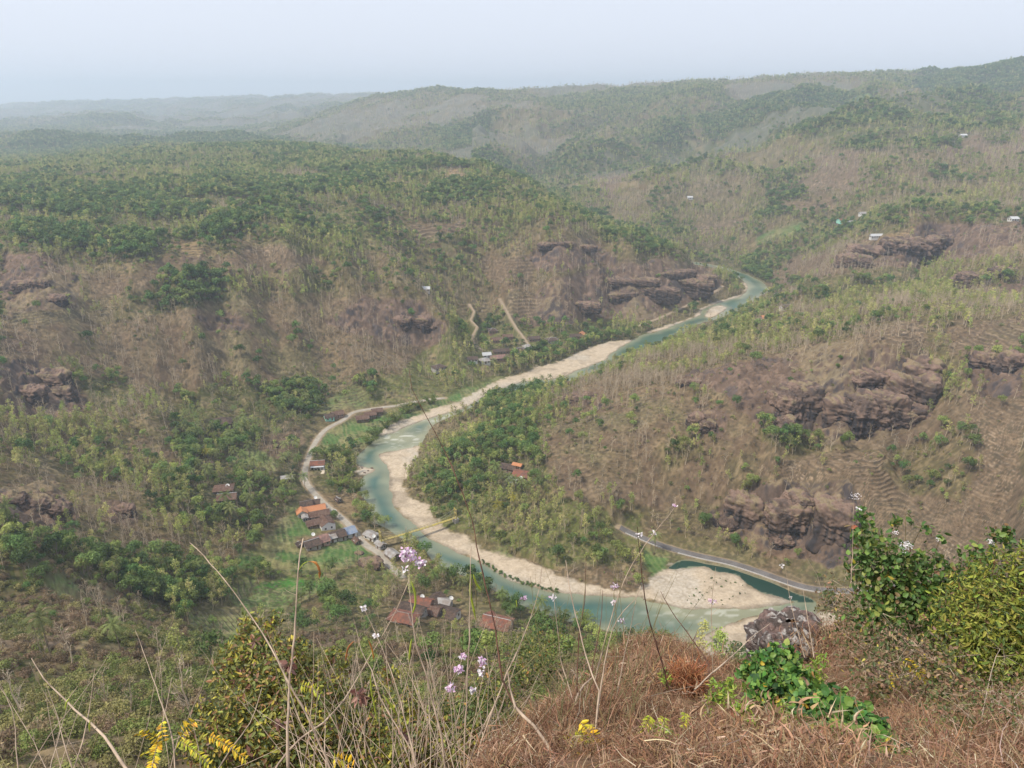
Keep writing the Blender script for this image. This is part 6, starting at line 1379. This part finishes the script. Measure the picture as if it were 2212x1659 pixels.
T_ = [
 ([(884,800),(890,840),(905,870),(930,915),(955,965),(977,1010),(1000,1070),(1018,1120),(1030,1180),(1043,1240),(1055,1290),(1071,1362),(1078,1414),(1086,1465),(1107,1516),(1153,1567),(1194,1644)],2.5,3.0,4.2,'stalk_dark',"longest dark red thorny stem arching from the bottom to above the bridge"),
 ([(655,1163),(648,1200),(643,1234),(638,1349),(625,1477),(622,1570),(622,1690)],2.4,2.9,6.5,'stalk',"thick upright pale stem left of the yellowing bush"),
 ([(410,1172),(440,1200),(470,1234),(512,1288),(566,1367),(587,1401),(625,1477),(664,1549),(712,1657),(730,1700)],2.4,3.1,4.6,'stalk',"long slanting stem crossing the thick upright one"),
 ([(68,1422),(95,1465),(143,1516),(192,1559),(225,1593),(256,1636),(290,1690)],2.3,2.8,7.0,'stalk',"thick slanting stem in the lower left corner"),
 ([(100,1480),(125,1549),(138,1603),(165,1690)],2.4,2.6,3.0,'stalk',"thin drooping stem beside the thick corner stem"),
 ([(205,1444),(192,1541),(179,1600),(150,1690)],2.4,2.7,3.6,'stalk',"thin upright stem crossing the thick corner stem"),
 ([(292,1362),(320,1434),(345,1508),(356,1541),(372,1600),(380,1690)],2.4,3.0,3.2,'stalk',"thin leaning stem right of the corner stems"),
 ([(371,1464),(358,1534),(333,1633),(322,1690)],2.4,2.8,3.2,'stalk',"thin pale stem left of the yellow leaf sprays"),
 ([(566,1485),(540,1561),(499,1618),(455,1690)],2.4,2.8,3.8,'stalk',"stem leaning right through the foot of the yellowing bush"),
 ([(884,1252),(856,1319),(817,1388),(779,1452),(743,1511),(700,1560),(651,1593),(600,1650),(580,1690)],2.4,3.0,4.4,'stalk',"long stem leaning right, crossing the pod bearing stem"),
 ([(884,1215),(884,1270),(889,1319),(899,1393),(920,1459),(938,1529),(951,1577),(965,1690)],2.5,2.8,4.8,'stalk',"upright stem that carries green pods and the large pink flower head"),
 ([(784,1309),(815,1377),(843,1446),(866,1516),(881,1580),(891,1618),(905,1690)],2.5,2.9,4.0,'stalk',"stem leaning left with a tiny white flower near its tip"),
 ([(764,1337),(779,1401),(802,1446),(820,1503),(848,1554),(887,1618),(904,1690)],2.5,2.9,4.0,'stalk',"stem leaning left with hanging green pods"),
 ([(1018,1180),(1017,1234),(1014,1349),(1011,1439),(1007,1529),(1002,1690)],2.5,2.8,4.0,'stalk',"straight upright stem with long green pods near its top"),
 ([(893,1388),(891,1500),(891,1606),(890,1690)],2.6,2.8,3.0,'stalk',"thin straight stem behind the pod bearing stem"),
 ([(1115,1408),(1073,1511),(1030,1603),(1000,1690)],2.5,2.7,4.6,'stalk',"stem leaning right beside the dark thorny stem"),
 ([(1048,1440),(1027,1541),(1014,1618),(1005,1690)],2.5,2.7,3.6,'stalk',"stem ending in a pink and white flower spike"),
 ([(1171,1225),(1164,1273),(1146,1337),(1123,1393),(1097,1452),(1070,1520),(1040,1600),(1020,1690)],2.5,2.9,4.2,'stalk',"long stem leaning right over the near river bank"),
 ([(1269,1357),(1225,1380),(1174,1403),(1136,1439),(1097,1470),(1050,1520),(985,1600),(940,1690)],2.5,3.0,4.0,'stalk_green',"low arching greenish stem left of the crest"),
 ([(1222,1210),(1225,1234),(1235,1293),(1251,1357),(1266,1414),(1281,1460),(1294,1493),(1287,1567),(1280,1640),(1278,1690)],2.3,2.9,4.2,'stalk',"tall pale stem bent at the middle in front of the crest"),
 ([(1266,1200),(1263,1298),(1251,1362),(1248,1430),(1246,1500)],3.6,3.8,4.4,'stalk_dark',"upright dark stem crossing the bent pale one"),
 ([(1384,1265),(1374,1293),(1348,1319),(1322,1362),(1310,1414),(1299,1477),(1290,1540)],3.2,3.5,5.4,'stalk',"curved pale stem at the left of the crest"),
 ([(1374,1296),(1361,1362),(1348,1419),(1333,1498),(1320,1540)],3.5,3.7,5.0,'stalk',"straight pale stem right of the curved one"),
 ([(1377,1138),(1381,1183),(1386,1234),(1391,1280),(1402,1337),(1417,1388),(1430,1434),(1445,1490)],4.4,4.4,7.0,'stalk_dark',"long dark stem rising from the crest with white blossoms at its top"),
 ([(1457,1096),(1440,1120),(1419,1143),(1382,1195),(1357,1234),(1335,1290),(1316,1350),(1300,1410),(1285,1470)],3.8,4.3,4.2,'stalk',"long fine stem with a pink blossom tip leaning right over the slope"),
 ([(1427,1277),(1450,1319),(1476,1355),(1507,1398),(1530,1434),(1532,1480)],4.4,4.8,6.0,'stalk_dark',"dark stem leaning left beside the rust coloured plume"),
 ([(1546,1225),(1537,1311),(1538,1360),(1540,1450)],4.6,4.8,3.6,'stalk',"thin upright stem with pink blossoms in front of the gravel island"),
 ([(1663,1347),(1622,1378),(1583,1416),(1537,1455),(1500,1490)],4.2,5.0,6.5,'stalk',"thick leaning stem left of the boulder"),
 ([(1194,1262),(1200,1324),(1212,1426),(1225,1470),(1240,1520)],3.5,3.8,3.2,'stalk',"thin stem with white blossoms at the left of the crest"),
 ([(1302,1275),(1297,1350),(1281,1434),(1274,1500)],3.7,4.0,4.4,'stalk_dark',"dark forked stem with pink blossom left of the crest"),
 ([(1697,1225),(1707,1298),(1720,1350),(1738,1420)],5.4,5.8,4.0,'stalk',"thin stem in front of the boulder, left one"),
 ([(1735,1275),(1746,1344),(1758,1420)],5.4,5.8,4.4,'stalk',"thin stem in front of the boulder, right one"),
 ([(1845,1068),(1843,1120),(1842,1180),(1838,1260)],6.2,6.4,4.2,'stalk',"upright stem with white blossoms left of the dark green shrub"),
 ([(2119,1414),(2060,1419),(2007,1424),(1978,1452),(1960,1480)],4.6,4.9,5.0,'stalk',"bent pale branch below the yellow green shrub"),
 ([(1097,1452),(1113,1526),(1153,1567),(1200,1640),(1215,1700)],2.2,2.5,8.5,'stalk',"thick bare branch curving down the left edge of the grass"),
 ([(1290,1455),(1262,1480),(1248,1500),(1240,1535)],3.4,3.6,9.0,'stalk',"short forked grey stump in the grass at the left of the crest"),
 ([(1990,1545),(1960,1600),(1955,1640)],3.0,3.3,3.0,'stalk',"short pale stick at the lower right"),
 ([(1510,1480),(1420,1500),(1350,1530),(1280,1590)],3.2,4.0,3.4,'stalk',"long pale stick lying across the grass"),
 ([(1700,1500),(1640,1540),(1580,1600),(1540,1659)],2.5,3.8,3.0,'stalk_dark',"dark stick lying across the lower grass"),
]
for pts, Yb, Yt, rm, mt, lb in T_: stalk(pts, Yb, Yt, rm, mt, lb)
# finer stalks filling the gap between the bush and the grass
r = np.random.default_rng(77)
GRPS = {0: "thin dry stalks between the yellowing bush and the pods", 1: "thin dry stalks in the middle of the bottom edge", 2: "thin dry stalks along the left of the grassy crest", 3: "thin dry stalks in the lower left"}
for k in range(150):
    zone = k % 3 if k < 132 else 3
    if zone == 0: bx0 = r.uniform(640, 900)
    elif zone == 1: bx0 = r.uniform(860, 1120)
    elif zone == 2: bx0 = r.uniform(1090, 1380)
    else: bx0 = r.uniform(20, 480)
    ln = r.uniform(170, 380); an = r.normal() * .38; y0 = 1690 if zone != 2 else r.uniform(1500, 1620)
    pts = [(bx0 + math.sin(an) * ln * (1 - f) + r.normal() * 5, y0 - math.cos(an) * ln * (1 - f)) for f in (0, .3, .65, 1)]
    Yb = r.uniform(2.4, 3.0) if zone != 2 else hitf(bx0, y0)[1]
    e = stalk(pts, Yb, Yb + r.uniform(.1, .6), r.uniform(1.5, 3.2), ['stalk', 'stalk', 'stalk_green'][k % 3], "fine dry stalk, one of the " + GRPS[zone], key="thin_weed", side=4, nodes=False); e["group"] = GRPS[zone]
# ---- blossoms, pods, coloured leaf sprays
M['pink'] = mat("pink petals", (.74, .52, .70), rough=.5, transl=.3, rand=.05)
M['white'] = mat("white petals", (.82, .78, .80), rough=.5, transl=.3)
M['podg'] = mat("green pods", (.36, .44, .06), rough=.45, transl=.15, noise_s=20, noise_a=.25)
M['podo'] = mat("orange brown pods", (.50, .22, .05), rough=.5, noise_s=25, noise_a=.4, second=(.25, .10, .04), sec_s=14)
def blossom(px, py, Y, rpx, n, label, seed, pink=.6):
    r = np.random.default_rng(seed); c = np.array(atY(px, py, Y)); R_ = rpx / FPX * proj(*c)[2]; e = link("blossom", None, loc=c); e.empty_display_size = .02
    for nm, mt, m_ in (("pink_petals", 'pink', int(n * pink)), ("white_petals", 'white', n - int(n * pink))):
        if m_ < 1: continue
        d = unit(r.normal(size=(m_, 3))); P = d * R_ * (.35 + .65 * r.random((m_, 1))) * np.array([1, .8, .8]); g = Geo(); leaves(g, P, d + r.normal(size=P.shape) * .5, .010 + .008 * r.random(m_), .8, droop=-.3, six=True, r=r); link(nm, g.mesh(nm, [M[mt]]), e)
    g = Geo()
    for k in range(6): d = unit(r.normal(size=3)); tube(g, [(0, 0, -R_ * .8), tuple(d * R_ * .7)], .0012, 3)
    link("flower_stalk", g.mesh("flower_stalk", [M['stalk_green']]), e); setp(e, label, "blossom")
for k, a_ in enumerate([(882,1198,2.78,20,120,"large pink and white flower head above the lower road",.55),(908,1216,2.78,13,50,"smaller pink and white flower head right of the large one",.55),(875,1228,2.8,6,10,"white blossom just under the large flower head",.1),(990,1445,2.7,10,46,"purple pink flower head on an arching stalk near the bottom middle",.9),
  (1000,1418,2.7,8,20,"pale pink blossom spike above the purple flower head",.5),(1044,1430,2.7,12,46,"pink flower head on the flower spike",.7),(1040,1452,2.7,9,22,"white blossoms below the pink flower head of the spike",.05),(972,1488,2.6,10,34,"pale purple blossoms left of the flower spike",.6),(1023,1490,2.6,9,22,"loose white blossoms beside the straight upright stem",.1),
  (1132,1294,2.9,6,18,"small pink blossom pair over the river, left of the crest",.8),(1195,1290,3.7,8,18,"white blossoms on a thin stem in front of the river",.2),(1328,1267,4.0,11,34,"pale pink blossom cluster in front of the gravel bar",.6),(1326,1302,4.0,6,12,"small white blossom in front of the river",.2),(1342,1342,3.9,7,16,"pale pink blossom above the crest",.6),
  (1539,1300,4.75,10,34,"pink blossoms in front of the gravel island",.6),(1457,1092,4.3,6,14,"pink blossom at the end of the long fine stem",.8),(1383,1155,4.4,8,16,"white blossoms at the top of the long dark stem",0),(1412,1152,4.2,6,12,"white blossom where two stems cross above the road",.1),(1690,1222,5.8,7,18,"white blossom above the pond",0),
  (1848,1072,6.4,13,44,"white blossom spray left of the dark green shrub",0),(1855,1098,6.4,8,16,"white blossoms just below the topmost white spray",0),(1957,1180,6.3,17,80,"big white blossom spray on the dark green shrub",0),(1935,1150,6.3,7,16,"small white blossoms above the big white spray",.1),(2140,1170,6.4,10,26,"white blossoms on the right tip of the dark green shrub",.1),(2025,1165,6.3,6,12,"small white blossoms at the middle top of the dark green shrub",0),
  (784,1313,2.9,5,10,"tiny white blossom on a thin stem left of the pods",0),(812,1375,2.85,6,12,"white blossoms in the middle of the thin stems",0),(1707,1290,5.7,5,8,"tiny white blossom beside the pond end",0)]):
    blossom(*a_[:5], a_[5], 1000 + k, a_[6])
def pod(pts, Y, w_mm, mt, label):
    P = np.array(dens([atY(x, y, Y) for x, y in pts], .008)); n = len(P); t = np.linspace(0, 1, n); rad = w_mm / 1000 * np.clip(np.sin(t * math.pi) * 1.5, .25, 1) * (1 + .12 * np.sin(t * 60)); b = P[0]
    g = Geo(); tube(g, P - b, rad, 6); me = g.mesh("seed_pod", [M[mt]], smooth=True); setp(link("seed_pod", me, loc=b), label, "seed pod")
pod([(888,1255),(896,1280),(897,1305),(889,1330)],2.78,5,'podg',"curved green pod beside the pale upright stem")
pod([(889,1380),(885,1410),(884,1430)],2.76,4.5,'podg',"short green pod in the middle of the upright stem")
pod([(1018,1240),(1016,1280),(1022,1310),(1028,1340)],2.75,5,'podg',"longest green pod hanging from the straight stem")
pod([(1022,1240),(1030,1262),(1040,1275)],2.75,5,'podg',"short green pod right of the longest one")
pod([(1025,1242),(1028,1280),(1029,1320)],2.78,2.5,'stalk_green',"thin olive pod behind the longest green one")
pod([(800,1452),(802,1490),(808,1520),(815,1560)],2.7,4,'podg',"long speckled green pod hanging straight down")
pod([(826,1500),(842,1520),(858,1545)],2.7,5,'podg',"speckled green pod hanging to the right")
pod([(668,1213),(682,1216),(690,1232),(690,1250)],2.85,5.5,'podo',"orange banded pod curling above the yellowing bush")
pod([(645,1232),(655,1218),(668,1212)],2.85,1.6,'podg',"thin yellow green stalk of the orange banded pod")
pod([(610,1390),(600,1410),(592,1440)] if False else [(765,1385),(752,1400),(746,1430)],2.8,4.5,'podo',"orange pod in the middle of the bush tips")
pod([(795,1382),(803,1400),(808,1425)],2.8,3.5,'podo',"slim brown pod right of the orange one")
pod([(150,1508),(143,1520),(142,1535)],2.55,3.5,'podg',"small green pod hanging from the corner stem")
pod([(195,1555),(193,1570),(194,1582)],2.5,3,'podg',"tiny yellow pod hanging from the corner stem")
pod([(1115,1296),(1117,1312)],2.9,3,'podg',"tiny green pod under the pink blossom pair")
def spray(px0, py0, px1, py1, Y, n, ll, label, cols, seed):
    r = np.random.default_rng(seed); a0 = np.array(atY(px0, py0, Y)); a1 = np.array(atY(px1, py1, Y - .06)); t = np.linspace(.05, 1, n)[:, None]; mid = (a0 + a1) / 2 + np.array([0, 0, .03]); ax = (1 - t) ** 2 * a0 + 2 * t * (1 - t) * mid + t ** 2 * a1
    T = unit(a1 - a0); S = unit(np.cross(T, [0, -.9, .45])); e = link("leaf_spray", None, loc=a0); e.empty_display_size = .02; g = Geo()
    P = np.concatenate([ax, ax]) - a0; al = np.concatenate([np.repeat((S + T * .5)[None], n, 0), np.repeat((-S + T * .5)[None], n, 0)]) + r.normal(size=(2 * n, 3)) * .22; N = np.tile(unit(np.cross(T, S)), (2 * n, 1)) + r.normal(size=(2 * n, 3)) * .35
    N = N - al * (N * al).sum(1, keepdims=True) / (al * al).sum(1, keepdims=True)
    leaves(g, P, N, ll * (.75 + .4 * r.random(2 * n)), .36, droop=.15, six=True, r=r, along=al); link("leaflets", colmesh("leaflets", g, [np.repeat(pal(2 * n, cols, r), 7, 0)], M['leafc']), e)
    g = Geo(); tube(g, ax - a0, .0012, 3); link("leaf_stalk", g.mesh("leaf_stalk", [M['stalk_green']]), e); setp(e, label, "leaf spray")
YEL = [((.68, .46, .03), 5), ((.72, .56, .05), 3), ((.60, .32, .03), 2), ((.42, .42, .05), 1)]
YGR = [((.44, .46, .05), 5), ((.60, .52, .05), 3), ((.30, .36, .04), 2)]
for k, a_ in enumerate([(345,1600,300,1585,2.5,11,.028,"yellow leaf spray pointing left in the lower left",YEL),(345,1600,330,1655,2.5,13,.028,"yellow leaf spray hanging down in the lower left",YEL),(350,1560,352,1600,2.55,6,.03,"small yellow leaf spray above the hanging one",YEL),(390,1595,420,1560,2.5,9,.032,"orange tipped yellow spray pointing up at the lower left",YEL),
  (385,1600,450,1650,2.45,14,.028,"yellow green spray slanting down at the lower left",YGR),(450,1590,530,1640,2.45,15,.028,"long yellow spray running right at the lower left",YEL),(330,1625,310,1632,2.5,6,.026,"tiny yellow green spray at the far lower left",YGR),(1252,1560,1290,1610,2.45,12,.040,"bright orange yellow spray in the lower middle of the grass",YEL),(1225,1605,1270,1595,2.4,8,.036,"yellow green spray left of the orange yellow one",YGR),
  (1240,1640,1285,1655,2.3,8,.034,"yellow spray on the bottom edge of the grass",YEL),(1180,1625,1200,1640,2.4,6,.034,"small yellow spray at the left foot of the grass",YGR),(1405,1545,1390,1590,2.9,9,.034,"pale yellow green spray in the middle of the grass",YGR),(1435,1550,1432,1578,3.0,7,.032,"hanging yellow green spray beside the lime herb",YGR),(1480,1540,1478,1570,3.0,7,.032,"yellow green spray right of the pale one",YGR),
  (1950,1425,2000,1470,4.8,10,.055,"yellow spray in the thicket below the dark green shrub",YEL),(1985,1420,2010,1440,4.8,8,.05,"second yellow spray in the thicket, right one",YEL),(1660,1600,1680,1640,2.9,9,.034,"yellow spray beside the straw heap",YGR),(1935,1455,1920,1480,4.7,7,.045,"small orange spray in the thicket, lowest one",YEL),(1610,1590,1640,1645,2.8,10,.036,"yellow green spray at the lower right middle",YGR),(720,1640,760,1655,2.6,6,.04,"round yellow leaves at the bottom of the olive bush",YEL),(650,1480,690,1500,3.2,7,.035,"lime sprig in the yellowing bush",YGR)]):
    spray(*a_, 1100 + k)
def deadleaves(px, py, Y, rpx, n, size, label, cols, seed, name="dead_leaf_cluster"):
    r = np.random.default_rng(seed); c = np.array(atY(px, py, Y)); R_ = rpx / FPX * proj(*c)[2]; d = unit(r.normal(size=(n, 3))); P = d * R_ * .5 * r.random((n, 1)); g = Geo()
    leaves(g, P, np.cross(d, r.normal(size=(n, 3))), size * (.7 + .5 * r.random(n)), .6, droop=.35, six=True, r=r, along=d + np.array([0, 0, -.5])); setp(link(name, colmesh(name, g, [np.repeat(pal(n, cols, r), 7, 0)], M['leafc']), loc=c), label, "dead leaves")
DEAD = [((.26, .13, .10), 5), ((.34, .19, .15), 3), ((.18, .09, .07), 2)]
deadleaves(775,1503,2.8,22,26,.045,"hanging bunch of curled brown leaves in the bottom middle",DEAD,1201)
deadleaves(625,1435,3.0,16,18,.045,"curled brown leaves on the thick upright stem",DEAD,1202)
deadleaves(605,1560,3.0,14,12,.045,"brown leaves low in the yellowing bush",DEAD,1203)
deadleaves(870,1590,2.9,10,9,.045,"brown leaves above the bottom edge, right of the olive bush",DEAD,1204)
deadleaves(550,1385,3.2,12,9,.040,"reddish brown leaves at the top of the yellowing bush",DEAD,1205)
deadleaves(1000,1420,2.7,4,3,.04,"single brown leaf among the flower spikes",DEAD,1206) if False else None
deadleaves(285,1442,9,6,2,.11,"single bright orange leaf high in the lower left",[((.62,.20,.06),1)],1207,name="orange_leaf") if False else None
deadleaves(1850,1135,6.4,5,2,.06,"single rust red leaf left of the dark green shrub",[((.42,.12,.06),1)],1208,name="red_leaf")
deadleaves(2000,1330,5.8,9,5,.06,"tan dead leaves in the middle of the dark green shrub",[((.45,.27,.15),1)],1209)
# ------------------------------------------------------------------ haze
hv = bpy.data.materials.new("haze"); hv.use_nodes = True
t = hv.node_tree; t.nodes.clear()
o = t.nodes.new("ShaderNodeOutputMaterial"); pv = t.nodes.new("ShaderNodeVolumePrincipled")
pv.inputs["Color"].default_value = (.75, .87, 1.0, 1)
pv.inputs["Density"].default_value = HAZE_D
pv.inputs["Anisotropy"].default_value = 0.35
t.links.new(pv.outputs[0], o.inputs["Volume"])
top = max(float(TZ.max()) + 25, H + 30)
v = np.array([(x, y, z) for x in (-11500, 11500) for y in (-200, 12400) for z in (float(TZ.min()) - 1.5, top)])
hz = link("haze", mesh_np("haze", v, np.array([(0, 1, 3, 2), (4, 6, 7, 5), (0, 4, 5, 1), (2, 3, 7, 6), (0, 2, 6, 4), (1, 5, 7, 3)]), mats=[hv]))
setp(hz, "pale dry-season haze filling the valley air", "haze", kind="stuff")
